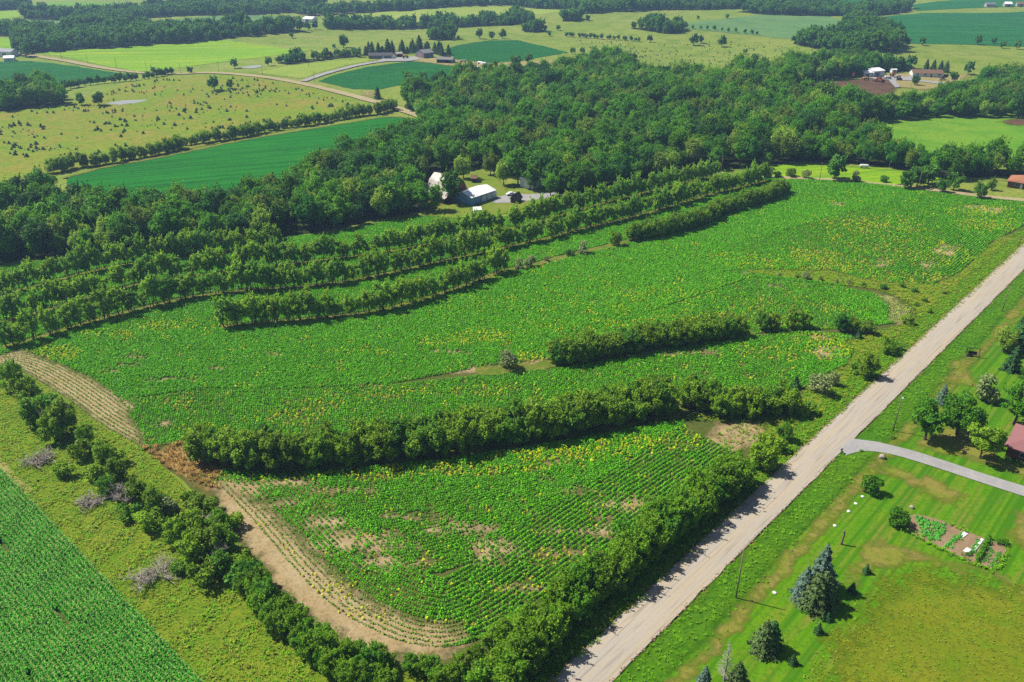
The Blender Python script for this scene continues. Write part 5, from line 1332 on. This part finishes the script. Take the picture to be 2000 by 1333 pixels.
def gable(name, p0, p1, width, wall_h, roof_h, mwall, mroof, label, cat, L=None, overhang=0.35, doors=(), windows=(), ridge='x', hip=False, endwall=None, mdoor=None, zoff=0.25):
    """front long wall from p0 (left) to p1 (right); doors/windows: (x0,x1,z0,z1,'front'|'left'|'right')"""
    a, rz, L0 = frame_from(p0, p1)
    L = L or L0
    e = empty(name, (a.x, a.y, a.z + zoff), rz)
    tag(e, label, cat)
    bm = bmesh.new()
    w = width
    if ridge == 'x':
        prof = [(0, 0, 0), (0, w, 0), (0, w, wall_h), (0, w / 2, wall_h + (0 if hip else roof_h)), (0, 0, wall_h)]
        A = [bm.verts.new(v) for v in prof]; B = [bm.verts.new((L, v[1], v[2])) for v in prof]
    else:
        prof = [(0, 0, 0), (L, 0, 0), (L, 0, wall_h), (L / 2, 0, wall_h + (0 if hip else roof_h)), (0, 0, wall_h)]
        A = [bm.verts.new(v) for v in prof]; B = [bm.verts.new((v[0], w, v[2])) for v in prof]
    bm.faces.new(A); bm.faces.new(B[::-1])
    for i in range(5):
        if i in (2, 3): continue
        j = (i + 1) % 5
        bm.faces.new((A[i], B[i], B[j], A[j]))
    obj("wall", mesh_bm("wall", bm, mwall), e)
    bm = bmesh.new(); o = overhang; t = 0.14
    def slab(q):
        lo = [bm.verts.new(v) for v in q]; hi = [bm.verts.new((v[0], v[1], v[2] + t)) for v in q]
        bm.faces.new(lo[::-1]); bm.faces.new(hi)
        m = len(q)
        for i in range(m): bm.faces.new((lo[i], lo[(i + 1) % m], hi[(i + 1) % m], hi[i]))
    zz = wall_h + 0.02
    if hip:
        k = min(w, L) / 2
        if L >= w: r_a, r_b = (k, w / 2, zz + roof_h), (L - k, w / 2, zz + roof_h)
        else: r_a, r_b = (L / 2, k, zz + roof_h), (L / 2, w - k, zz + roof_h)
        c = [(-o, -o, zz), (L + o, -o, zz), (L + o, w + o, zz), (-o, w + o, zz)]
        if L >= w: qs = [[c[0], c[1], r_b, r_a], [c[2], c[3], r_a, r_b], [c[1], c[2], r_b], [c[3], c[0], r_a]]
        else: qs = [[c[1], c[2], r_b, r_a], [c[3], c[0], r_a, r_b], [c[0], c[1], r_a], [c[2], c[3], r_b]]
        for q in qs: slab(q)
    elif ridge == 'x':
        sl = roof_h / (w / 2)
        slab([(-o, -o, zz - sl * o), (L + o, -o, zz - sl * o), (L + o, w / 2, zz + roof_h), (-o, w / 2, zz + roof_h)])
        slab([(L + o, w + o, zz - sl * o), (-o, w + o, zz - sl * o), (-o, w / 2, zz + roof_h), (L + o, w / 2, zz + roof_h)])
    else:
        sl = roof_h / (L / 2)
        slab([(-o, w + o, zz - sl * o), (-o, -o, zz - sl * o), (L / 2, -o, zz + roof_h), (L / 2, w + o, zz + roof_h)])
        slab([(L + o, -o, zz - sl * o), (L + o, w + o, zz - sl * o), (L / 2, w + o, zz + roof_h), (L / 2, -o, zz + roof_h)])
    obj("roof", mesh_bm("roof", bm, mroof), e)
    def panel(nm, x0, x1, z0, z1, side, mat, proud):
        if side == 'front': d = (x0, x1, -proud, 0.05, z0, z1)
        elif side == 'left': d = (-proud, 0.05, x0, x1, z0, z1)
        else: d = (L - 0.05, L + proud, x0, x1, z0, z1)
        return obj(nm, box_mesh(nm, d, mat), e)
    for (x0, x1, z0, z1, sd) in doors: panel("door", x0, x1, z0, z1, sd, mdoor or M_cream, 0.06)
    for (x0, x1, z0, z1, sd) in windows:
        f = panel("window", x0 - 0.1, x1 + 0.1, z0 - 0.1, z1 + 0.1, sd, M_white, 0.05)
        pn = panel("pane", x0, x1, z0, z1, sd, M_glass, 0.09)
        pn.parent = f
    return e

# farmstead in the middle
gable("metal_shed", (922, 403), (967.5, 387.5), 10.5, 3.4, 1.5, M_blue, M_whiteroof, "long pale blue metal shed with a white roof in the farmyard", "shed", doors=[(6.5, 9.3, 0.05, 2.7, 'front'), (10.0, 12.8, 0.05, 2.7, 'front'), (13.4, 16.2, 0.05, 2.7, 'front')], mdoor=M_white)
def barn():
    a, rz, L = frame_from((836, 386), (880, 396))
    e = empty("barn", (a.x, a.y, a.z + 0.2), rz)
    tag(e, "old red barn with a pale weathered gambrel roof behind the shade tree", "barn")
    w, h = 11.0, 3.6
    pf = [(0, 0), (w, 0), (w, h), (w * 0.82, h + 4.0), (w / 2, h + 6.4), (w * 0.18, h + 4.0), (0, h)]
    bm = bmesh.new()
    A = [bm.verts.new((0, y, z)) for y, z in pf]; B = [bm.verts.new((L, y, z)) for y, z in pf]
    bm.faces.new(A); bm.faces.new(B[::-1])
    for i in (0, 1, 6): bm.faces.new((A[i], B[i], B[(i + 1) % 7], A[(i + 1) % 7]))
    obj("wall", mesh_bm("wall", bm, M_red), e)
    bm = bmesh.new()
    pr = [(-4.6, h - 1.0), (-0.1, h + 0.3), (w * 0.17, h + 4.1), (w / 2, h + 6.6), (w * 0.83, h + 4.1), (w + 0.5, h - 0.1)]
    up = [[bm.verts.new((x, y, z)) for y, z in pr] for x in (-0.5, L + 0.5)]
    dn = [[bm.verts.new((x, y, z - 0.18)) for y, z in pr] for x in (-0.5, L + 0.5)]
    for i in range(5):
        bm.faces.new((up[0][i], up[1][i], up[1][i + 1], up[0][i + 1])); bm.faces.new((dn[0][i], dn[0][i + 1], dn[1][i + 1], dn[1][i]))
    obj("roof", mesh_bm("roof", bm, M_barnroof), e)
    obj("lean_to_wall", box_mesh("lean_to_wall", (0.2, L - 0.2, -4.2, -4.05, 0, h - 1.1), M_red), e)
    obj("door", box_mesh("door", (4.5, 7.0, -4.28, -4.2, 0, 2.2), M_boards), e)
    bm = bmesh.new()
    for x in (0.3, L / 2, L - 0.3): bm_box(bm, x - .1, x + .1, -4.4, -4.2, 0, h - 1.1)
    obj("post", mesh_bm("post", bm, M_boards), e)
barn()
gable("greenhouse", (926, 421), (941, 420), 3.4, 1.9, 0.9, M_white, M_whiteroof, "small white shed with a pitched roof below the blue shed", "shed", overhang=0.15, doors=[(1.2, 1.9, 0.05, 1.7, 'front')])
gable("wooden_hut", (997, 397), (1009, 399), 4.6, 2.0, 1.9, M_boards, M_darkroof, "small dark wooden hut with a steep roof on the gravel yard", "hut", ridge='y', overhang=0.5, doors=[(0.9, 1.8, 0.05, 1.7, 'front')], mdoor=M_dark)
gable("outbuilding", (921, 358), (931, 358), 4.0, 2.0, 1.0, M_boards, M_brown, "little brown outbuilding behind the shade tree", "shed", doors=[(0.6, 1.4, 0.05, 1.7, 'front')], mdoor=M_dark)
gable("white_house", (1040, 372), (1060, 366), 8.0, 5.0, 3.0, M_white, M_greyroof, "white farmhouse half hidden among the trees", "house", ridge='y', windows=[(1.2, 2.1, 1.0, 2.3, 'front'), (1.2, 2.1, 3.4, 4.6, 'front')])
# right-hand houses
gable("brick_house", (1966, 366), (2018, 374), 11.0, 2.7, 2.4, M_brick, M_tanroof, "brick house with a tan hipped roof beside the lane", "house", hip=True, overhang=0.7, doors=[(5.2, 6.2, 0.05, 2.1, 'front')], windows=[(1.5, 2.8, 0.9, 2.0, 'front'), (3.4, 4.5, 0.9, 2.0, 'front'), (8.0, 9.4, 0.9, 2.0, 'front')], mdoor=M_white)
gable("red_roofed_house", (1962, 892), (2040, 918), 11.0, 2.7, 2.1, M_brick, M_redroof, "brick house with a mauve-red roof at the right edge", "house", hip=True, overhang=0.7, windows=[(2.8, 4.0, 1.0, 2.1, 'front'), (6.5, 7.8, 1.0, 2.1, 'front'), (3.0, 4.2, 1.0, 2.1, 'left')])
# far farm
gable("ranch_house", (720, 116), (767, 116), 9.0, 2.6, 1.8, M_grey, M_darkroof, "long low far farmhouse with a dark roof", "house", windows=[(3, 4.5, .9, 2, 'front'), (8, 9.5, .9, 2, 'front'), (16, 17.5, .9, 2, 'front')], doors=[(12, 13.2, .05, 2.1, 'front'), (20, 23, .05, 2.3, 'front')], mdoor=M_white)
gable("machine_shed", (828, 115), (847, 113), 14.0, 4.2, 2.2, M_grey, M_greyroof, "grey far machine shed with a pink overhead door", "shed", doors=[(3, 10, 0.05, 3.6, 'left')], mdoor=M_pinkdoor)
gable("open_shed", (853, 124), (884, 125), 8.0, 3.0, 1.5, M_grey, M_greyroof, "far shed with a dark open front", "shed", doors=[(0.6, 13.0, 0.05, 2.6, 'front')], mdoor=M_dark)  # front is a dark panel painted in place of the shaded interior
gable("livestock_trailer", (922, 137), (935, 138), 3.2, 2.4, 0.4, M_white, M_white, "white trailer parked below the open far shed", "trailer", doors=[(2.0, 5.0, .8, 1.9, 'front')], mdoor=M_dark, overhang=0.05)
gable("stock_tank_shed", (932, 126), (947, 128), 3.0, 1.6, 0.4, M_white, M_white, "low white trailer above the other one near the far green field", "trailer", doors=[(1.0, 3.0, .3, 1.3, 'front')], mdoor=M_dark, overhang=0.05)
gable("garden_hut", (775, 112), (787, 111), 5.0, 2.4, 1.2, M_boards, M_cream, "pale-roofed hut between the far house and machine shed", "hut", doors=[(1, 2, .05, 1.9, 'front')], mdoor=M_dark)
# homestead on the right
gable("white_shed", (1705, 152), (1726, 151), 14.0, 4.6, 1.4, M_white, M_whiteroof, "large white shed beside the brown bare ground", "shed", doors=[(1.5, 6.5, 0.05, 3.6, 'front')], mdoor=M_grey)
gable("white_lean_to", (1686, 151), (1702, 152), 9.0, 3.4, 0.9, M_white, M_whiteroof, "smaller white shed left of the large white shed", "shed", doors=[(2.0, 4.5, 0.05, 2.4, 'front')], mdoor=M_grey)
gable("white_box_trailer", (1742, 144), (1751, 144), 4.0, 2.8, 0.3, M_white, M_whiteroof, "white box trailer right of the large white shed", "trailer", doors=[(1, 3, .3, 2.3, 'front')], mdoor=M_grey)
gable("brown_roofed_house", (1782, 150), (1841, 153), 10.0, 2.6, 2.2, M_white, M_brown, "long white house with a brown roof in the right homestead", "house", windows=[(3, 4.6, .9, 2, 'front'), (9, 10.6, .9, 2, 'front'), (20, 21.5, .9, 2, 'front')], doors=[(14, 15.2, .05, 2.1, 'front'), (24, 28, .05, 2.2, 'front')], mdoor=M_dark)
# far farms near the top
gable("far_farmhouse", (580, 53), (596, 54), 9.0, 5.0, 2.6, M_blue, M_grey, "bluish far farmhouse among trees near the top", "house", windows=[(2, 3.2, 1, 2.4, 'front'), (6, 7.2, 1, 2.4, 'front')])
gable("far_barn", (592, 44), (610, 45), 12.0, 4.0, 2.2, M_white, M_whiteroof, "white far barn right of the bluish farmhouse", "barn", doors=[(4, 8, .05, 3, 'front')], mdoor=M_grey)
gable("far_house", (548, 49), (566, 48), 10.0, 4.0, 2.4, M_white, M_greyroof, "white far house left of the bluish farmhouse", "house", windows=[(3, 4.5, 1, 2.3, 'front'), (8, 9.5, 1, 2.3, 'front')])
gable("roadside_barn", (-4, 112), (24, 112), 10.0, 4.5, 2.0, M_white, M_grey, "white barn with a grey roof at the left edge", "barn", doors=[(5, 9, .05, 3.2, 'front')], mdoor=M_grey)
gable("roadside_house", (8, 121), (28, 120), 6.0, 2.8, 1.6, M_white, M_whiteroof, "low white house in front of the barn at the left edge", "house", windows=[(3, 4.4, .9, 2, 'front')])
gable("hilltop_shed", (1741, 25), (1760, 25), 10.0, 4.0, 2.0, M_cream, M_whiteroof, "pale shed at the corner of the far wood, top right", "shed", doors=[(4, 8, .05, 3, 'front')], mdoor=M_grey)
gable("hilltop_house", (1926, 15), (1944, 15), 9.0, 4.0, 2.2, M_cream, M_grey, "bluish grey house on the far top right ridge", "house", windows=[(3, 4.5, 1, 2.3, 'front')])
gable("hilltop_barn", (1962, 14), (1976, 14), 10.0, 4.0, 2.4, M_cream, M_whiteroof, "pale barn right of the house on the far ridge", "barn", doors=[(4, 7, .05, 3, 'front')], mdoor=M_dark)
gable("hilltop_store", (1986, 14), (2004, 14), 10.0, 4.0, 2.4, M_cream, M_brown, "brown-roofed barn at the right end of the far ridge", "barn", doors=[(4, 7, .05, 3, 'front')], mdoor=M_dark)
gable("treetop_house", (1374, 6), (1390, 6), 9.0, 4.0, 2.4, M_white, M_greyroof, "white house in the far wood at the top", "house", windows=[(3, 4.5, 1, 2.3, 'front')])

# propane tank in the bright meadow
def tank(px, label):
    P = at(*px); e = empty("propane_tank", (P.x, P.y, P.z + 0.2), -0.2); tag(e, label, "tank")
    bm = bmesh.new(); L, r = 4.6, 0.75; pts = []; rad = []
    for i in range(9):
        t = i / 8; x = -L / 2 + L * t
        pts.append((x, 0, 1.35)); rad.append(r * (1.0 if 0 < i < 8 else 0.35))
    bm_tube(bm, pts, rad, 12); obj("body", mesh_bm("body", bm, M_white, True), e)
    for x in (-1.2, 1.2): obj("foot", box_mesh("foot", (x - .2, x + .2, -.5, .5, 0, .75), M_grey), e)
tank((1687, 330), "white tank at the far edge of the bright meadow")

# vehicles and machines
def tractor(px, rz, mat, label):
    P = at(*px); e = empty("tractor", (P.x, P.y, P.z + 0.65), rz, 1.3); tag(e, label, "tractor")
    bm = bmesh.new(); bm_box(bm, 0.3, 2.6, -.4, .4, .8, 1.6); bm_box(bm, -.9, .5, -.6, .6, .7, 1.3); obj("body", mesh_bm("body", bm, mat), e)
    bm = bmesh.new(); bm_box(bm, -.8, .4, -.65, .65, 2.35, 2.5)
    for x in (-.75, .3):
        for y in (-.6, .55): bm_box(bm, x, x + .07, y, y + .07, 1.3, 2.36)
    obj("cab", mesh_bm("cab", bm, mat), e)
    for x, r in ((-.5, .8), (2.1, .45)):
        for y in (-.85, .85):
            bm = bmesh.new(); bm_tube(bm, [(x, y - .18, r), (x, y + .18, r)], [r, r], 12); obj("wheel", mesh_bm("wheel", bm, M_tyre), e)
tractor((1742, 151), 0.6, M_orangep, "orange tractor in front of the large white shed")
tractor((1722, 163), 2.2, M_orangep, "orange machine on the edge of the brown bare ground")
tractor((1666, 153), 1.2, M_orangep, "orange machine farthest left by the trees")
def car(px, rz, mat, label, z=0.35):
    P = at(*px); e = empty("car", (P.x, P.y, P.z + z), rz); tag(e, label, "car")
    pf = [(-2.2, .35), (-2.25, .8), (-1.9, 1.0), (-1.3, 1.05), (-.8, 1.5), (.7, 1.5), (1.3, 1.0), (2.1, .9), (2.25, .6), (2.2, .35)]
    bm = bmesh.new()
    A = [bm.verts.new((x, -.85, y)) for x, y in pf]; B = [bm.verts.new((x, .85, y)) for x, y in pf]
    bm.faces.new(A); bm.faces.new(B[::-1])
    for i in range(len(pf)): bm.faces.new((A[i], B[i], B[(i + 1) % len(pf)], A[(i + 1) % len(pf)]))
    obj("body", mesh_bm("body", bm, mat), e)
    obj("side_window", box_mesh("side_window", (-.75, .75, -.87, .87, 1.08, 1.4), M_glass), e)
    for x in (-1.4, 1.4):
        for y in (-.8, .8):
            bm = bmesh.new(); bm_tube(bm, [(x, y - .12, .33), (x, y + .12, .33)], [.33, .33], 12); obj("wheel", mesh_bm("wheel", bm, M_tyre), e)
car((1756, 158), 0.2, M_dark, "dark car parked in front of the right homestead", 0.7)
car((1840, 158), 0.2, M_darkroof, "dark vehicle at the right end of the brown-roofed house", 0.7)
car((998, 383), 0.4, M_white, "white car parked on the farm gravel behind the wooden hut")

def wagon(px, rz, mat, label):
    P = at(*px); e = empty("farm_wagon", (P.x, P.y, P.z + 0.7), rz, 1.2); tag(e, label, "wagon")
    obj("bed", box_mesh("bed", (-2.4, 2.4, -1.1, 1.1, .8, 1.0), M_boards), e)
    obj("load", box_mesh("load", (-2.0, 1.6, -.9, .9, 1.0, 1.7), mat), e)
    for x in (-1.5, 1.5):
        for y in (-1.0, 1.0):
            bm = bmesh.new(); bm_tube(bm, [(x, y - .12, .4), (x, y + .12, .4)], [.4, .4], 10); obj("wheel", mesh_bm("wheel", bm, M_tyre), e)
M_yel = plain_mat("yellow_paint", (216, 172, 60), 0.6, 0.8)
for (p, rz, mt, lab) in (((1690, 158), .3, M_yel, "yellow loaded wagon above the brown bare ground"), ((1708, 160), 1.0, M_cream, "pale loaded wagon above the brown bare ground"), ((1733, 156), .1, M_white, "white loaded wagon beside the orange tractor"), ((1716, 158), 1.8, M_red, "red wagon between the pale wagon and the large white shed"), ((1752, 154), .5, M_cream, "pale wagon right of the orange tractor"), ((905, 124), .2, M_cream, "pale wagon right of the far open shed"), ((792, 115), .4, M_red, "red wagon by the far machine shed")):
    wagon(p, rz, mt, lab)

# ------------------------------------------------------------------ poles and wires
def pole(px, H, label, lamp=False, arm=True, group=None, r=0.15, rz=0.8):
    P = at(*px)
    e = empty("utility_pole", P, rz); tag(e, label, "pole", group)
    bm = bmesh.new(); bm_tube(bm, [(0, 0, -.2), (0, 0, H * .5), (0, 0, H)], [r, r * .85, r * .65], 8); obj("post", mesh_bm("post", bm, M_pole, True), e)
    if arm:
        obj("crossarm", box_mesh("crossarm", (-1.0, 1.0, -.06, .06, H - .6, H - .46), M_pole), e)
        for x in (-.9, 0.0, .9): obj("insulator", box_mesh("insulator", (x - .05, x + .05, -.05, .05, H - .46, H - .28), M_grey), e)
    if lamp:
        bm = bmesh.new(); bm_tube(bm, [(0, 0, H - 1.6), (.7, 0, H - 1.3), (1.1, 0, H - 1.35)], [.04, .04, .04], 5); obj("lamp_arm", mesh_bm("lamp_arm", bm, M_grey), e)
        obj("lamp_head", box_mesh("lamp_head", (.9, 1.4, -.17, .17, H - 1.5, H - 1.28), M_white), e)
    return e
pole((1744, 844), 10.4, "wooden pole with a yard light beside the driveway", lamp=True, arm=False)
pole((1437, 1170), 11.3, "tall bare wooden pole on the verge below the road", arm=False)
pole((1957, 610), 8.4, "wooden pole beside the road at the right", arm=False)
far_poles = [(121, 118, 9), (172, 126, 9), (228, 134, 9), (287, 141, 9), (353, 143, 9), (428, 142, 9), (513, 147, 9), (603, 130, 8), (614, 161, 9), (684, 119, 8)]
for i, (x, y, H) in enumerate(far_poles):
    pole((x, y), H, f"thin far pole along the dirt road, {ordinal(i + 1)} from the left", arm=False, group="poles along the far dirt road", r=0.16)
lane = [(1290, 330), (1408, 342), (1600, 356), (1792, 374), (2010, 397)]
tops = []
for i, (x, y) in enumerate(lane):
    pole((x, y), 9.5, f"utility pole along the lane above the crop, {ordinal(i + 1)} from the left", arm=True, group="poles along the lane", rz=1.3, r=0.14)
    tops.append(at(x, y) + Vector((0, 0, 9.35)))
for w, dy in enumerate((-0.8, 0.0, 0.8)):
    bm = bmesh.new()
    for a_, b_ in zip(tops[:-1], tops[1:]):
        pts = []
        for k in range(9):
            t = k / 8; p = a_.lerp(b_, t); pts.append((p.x + dy * .3, p.y + dy, p.z - 4 * 0.9 * t * (1 - t)))
        bm_tube(bm, pts, [0.03] * 9, 4, False)
    o = obj("overhead_wire", mesh_bm("overhead_wire", bm, M_wire))
    tag(o, ["near overhead wire strung between the lane poles", "middle overhead wire strung between the lane poles", "far overhead wire strung between the lane poles"][w], "wire", "overhead wires along the lane")

# ------------------------------------------------------------------ lawn furniture
def snag():
    P = at(1643, 1065); bm = bmesh.new()
    bm_tube(bm, [(0, 0, -.2), (0, 0, .8), (.05, 0, 1.8), (.12, 0, 2.6), (.05, .1, 3.3), (-.1, .1, 3.6)], [.26, .22, .2, .2, .21, .16], 9)
    for z in (1.0, 2.1, 3.0): bm_tube(bm, [(.08, 0, z), (.3, .1, z + .12)], [.09, .05], 5)
    o = obj("carved_stump", mesh_bm("carved_stump", bm, M_pole, True)); o.location = P; tag(o, "tall weathered tree stump standing alone on the lawn", "stump")
snag()
def rock(px, s, label, group=None, squash=0.8, mat=None):
    P = at(*px); bm = bmesh.new(); bmesh.ops.create_icosphere(bm, subdivisions=2, radius=s)
    r = random.Random(int(px[0]))
    for v in bm.verts:
        v.co *= 1 + r.uniform(-.14, .14); v.co.z *= squash; v.co.z += s * squash * .55
    o = obj("boulder" if s > .4 else "stone", mesh_bm("stone", bm, mat or M_stone)); o.location = (P.x, P.y, P.z + 0.15); tag(o, label, "rock", group)
rock((1722, 897), 0.75, "pale boulder on the lawn below the driveway", squash=1.05)
for px, lab in (((1684, 972), "white stone on the lawn closest to the round bush"), ((1671, 986), "second flat white stone in the line on the lawn"), ((1657, 1001), "third flat white stone in the line on the lawn"), ((1630, 1029), "last flat white stone, nearest the tall stump"), ((1512, 1160), "flat pale stone beside the lawn track")):
    rock(px, 0.38, lab, "white stones in a line on the lawn", 0.5, M_white)
rock((1780, 994), 0.5, "grey-white rock beside the second lawn bush", squash=0.9)
def mailbox():
    P = at(1642, 888); e = empty("mailbox", (P.x, P.y, P.z + .2), 0.8); tag(e, "dark roadside mailbox on a post at the driveway corner", "mailbox")
    obj("post", box_mesh("post", (-.06, .06, -.06, .06, 0, 1.05), M_boards), e)
    bm = bmesh.new(); bm_tube(bm, [(-.35, 0, 1.2), (.35, 0, 1.2)], [.17, .17], 10); obj("box", mesh_bm("box", bm, M_dark), e)
mailbox()
def swing():
    P = at(1898, 698); e = empty("garden_swing", (P.x, P.y, P.z + .2), -0.3, 1.25); tag(e, "dark garden swing on a frame beside the pines", "swing")
    for x in (-1.3, 1.3):
        bm = bmesh.new(); bm_tube(bm, [(x, -.8, 0), (x, 0, 2.2)], [.06, .05], 6); bm_tube(bm, [(x, .8, 0), (x, 0, 2.2)], [.06, .05], 6); obj("leg_frame", mesh_bm("leg_frame", bm, M_dark), e)
    bm = bmesh.new(); bm_tube(bm, [(-1.5, 0, 2.2), (1.5, 0, 2.2)], [.07, .07], 6); obj("beam", mesh_bm("beam", bm, M_boards), e)
    obj("seat", box_mesh("seat", (-.9, .9, -.3, .3, .55, .65), M_dark), e)
    obj("backrest", box_mesh("backrest", (-.9, .9, .26, .34, .65, 1.2), M_dark), e)
    for x in (-.85, .85):
        bm = bmesh.new(); bm_tube(bm, [(x, 0, .65), (x, 0, 2.2)], [.02, .02], 4); obj("chain", mesh_bm("chain", bm, M_dark), e)
swing()
def dugout(px, label):
    P = at(*px); bm = bmesh.new()
    bmesh.ops.create_circle(bm, cap_ends=False, segments=14, radius=.8)
    o = None
    for k in range(11):
        a = k * 2 * math.pi / 11
        bm_box(bm, math.cos(a) * .7 - .2, math.cos(a) * .7 + .2, math.sin(a) * .7 - .2, math.sin(a) * .7 + .2, 0, .3)
    o = obj("fire_ring", mesh_bm("fire_ring", bm, M_dark)); o.location = (P.x, P.y, P.z + .2); tag(o, label, "fire ring")
dugout((1893, 697), "dark fire ring in front of the garden swing")

# garden
GP = [(1772, 1012), (1790, 1006), (1850, 1022), (1890, 1042), (1960, 1068), (1965, 1080), (1945, 1110), (1935, 1116), (1880, 1095), (1830, 1070), (1780, 1046), (1768, 1030)]
drape("vegetable_garden", GP, M_garden, 0.34, 2.0, jitter=0.3)
VEG = [clump("vegetable", 500 + i, 20, 0.34, 0.4, 0.2, L_veg) for i in range(2)]
VEGD = [clump("tall_vegetable", 510, 30, 0.34, 1.0, 0.22, L_lawn, 0.4)]
Q = area_points(W([(1786, 1010), (1848, 1028), (1842, 1045), (1830, 1062), (1800, 1050), (1795, 1035)]), 7.0)
scatter("squash_patch", np.column_stack([Q, np.full(len(Q), .34)]), rng.uniform(0, 6, len(Q)), rng.uniform(.7, 1.2, len(Q)), VEG, rng.integers(0, 2, len(Q)), "bright green leafy patch at the left of the garden", "vegetables")
gd = None
for i, (p, q, ms, lab, s) in enumerate([((1848, 1072), (1874, 1047), VEG, "bluish green vegetable row left of the bare garden soil", 1.0), ((1898, 1085), (1910, 1060), VEG, "low vegetable row right of the bare garden soil", .8), ((1906, 1098), (1932, 1055), VEGD, "tall dark vegetable row in the garden", 1.0), ((1922, 1102), (1938, 1076), VEG, "short row of plants right of the tall garden row", .7), ((1934, 1108), (1952, 1084), VEG, "last row of plants at the right of the garden", .8), ((1884, 1090), (1896, 1084), VEGD, "dark plants beside the white garden board", .7), ((1950, 1066), (1962, 1062), VEGD, "dark bush in the upper right corner of the garden", 1.0)]):
    l = resample(W([p, q]), 0.4)
    l = np.repeat(l, 3, 0) + rng.normal(0, 0.28, (len(l) * 3, 2))
    Vv = []; Ff = []
    base_me = ms[0]
    co = np.empty(len(base_me.vertices) * 3, np.float32); base_me.vertices.foreach_get("co", co); co = co.reshape(-1, 3)
    nf = len(base_me.polygons); c0 = W([p])[0]
    for k, pt in enumerate(l):
        a_ = rng.uniform(0, 6.28); R_ = np.array([[math.cos(a_), -math.sin(a_), 0], [math.sin(a_), math.cos(a_), 0], [0, 0, 1]])
        Vv.append((co * s) @ R_.T + np.array([pt[0] - c0[0], pt[1] - c0[1], 0]))
        Ff.append(np.arange(nf * 4).reshape(-1, 4) + k * nf * 4)
    o = obj("vegetable_row", mesh_np("vegetable_row", np.concatenate(Vv), np.concatenate(Ff), base_me.materials[0])); o.location = (c0[0], c0[1], .34)
    tag(o, lab, "vegetables")
for p, q, w, lab in (((1876, 1052), (1886, 1044), .8, "white board lying at the top of the bare garden soil"), ((1884, 1082), (1892, 1075), .9, "white sheet lying at the bottom of the bare garden soil"), ((1900, 1080), (1918, 1056), .55, "long white strip beside the tall vegetable row")):
    a_ = at(*p); b_ = at(*q); d = b_ - a_; L_ = d.length
    o = obj("garden_board", box_mesh("garden_board", (0, L_, -w / 2, w / 2, 0, .06), M_white)); o.location = (a_.x, a_.y, .42); o.rotation_euler = (0, 0, math.atan2(d.y, d.x)); tag(o, lab, "board")
Q = np.concatenate([resample(W([(1768, 1036), (1835, 1075), (1885, 1098), (1938, 1118), (1966, 1082)]), .25), resample(W([(1846, 1022), (1888, 1042)]), .3)])
Q = Q + rng.normal(0, .35, Q.shape)
scatter("garden_edge_grass", np.column_stack([Q, np.full(len(Q), .3)]), rng.uniform(0, 6, len(Q)), rng.uniform(.8, 1.6, len(Q)), TUFTG, rng.integers(0, 3, len(Q)), "tall green grass edging the vegetable garden", "grass")

# ------------------------------------------------------------------ haze
def haze():
    m, N, L = new_mat("haze_air")
    v = N.new("ShaderNodeVolumePrincipled")
    v.inputs["Color"].default_value = (0.42, 0.66, 1.0, 1)
    v.inputs["Density"].default_value = 0.00014
    v.inputs["Anisotropy"].default_value = 0.2
    o = N.new("ShaderNodeOutputMaterial"); L.new(v.outputs[0], o.inputs["Volume"])
    b = obj("haze", box_mesh("haze", (-4300, 4300, -700, 6750, -9.5, 113.0), m)); b["kind"] = "stuff"
    b["label"] = "thin bluish air over the far fields"; b["category"] = "haze"
haze()
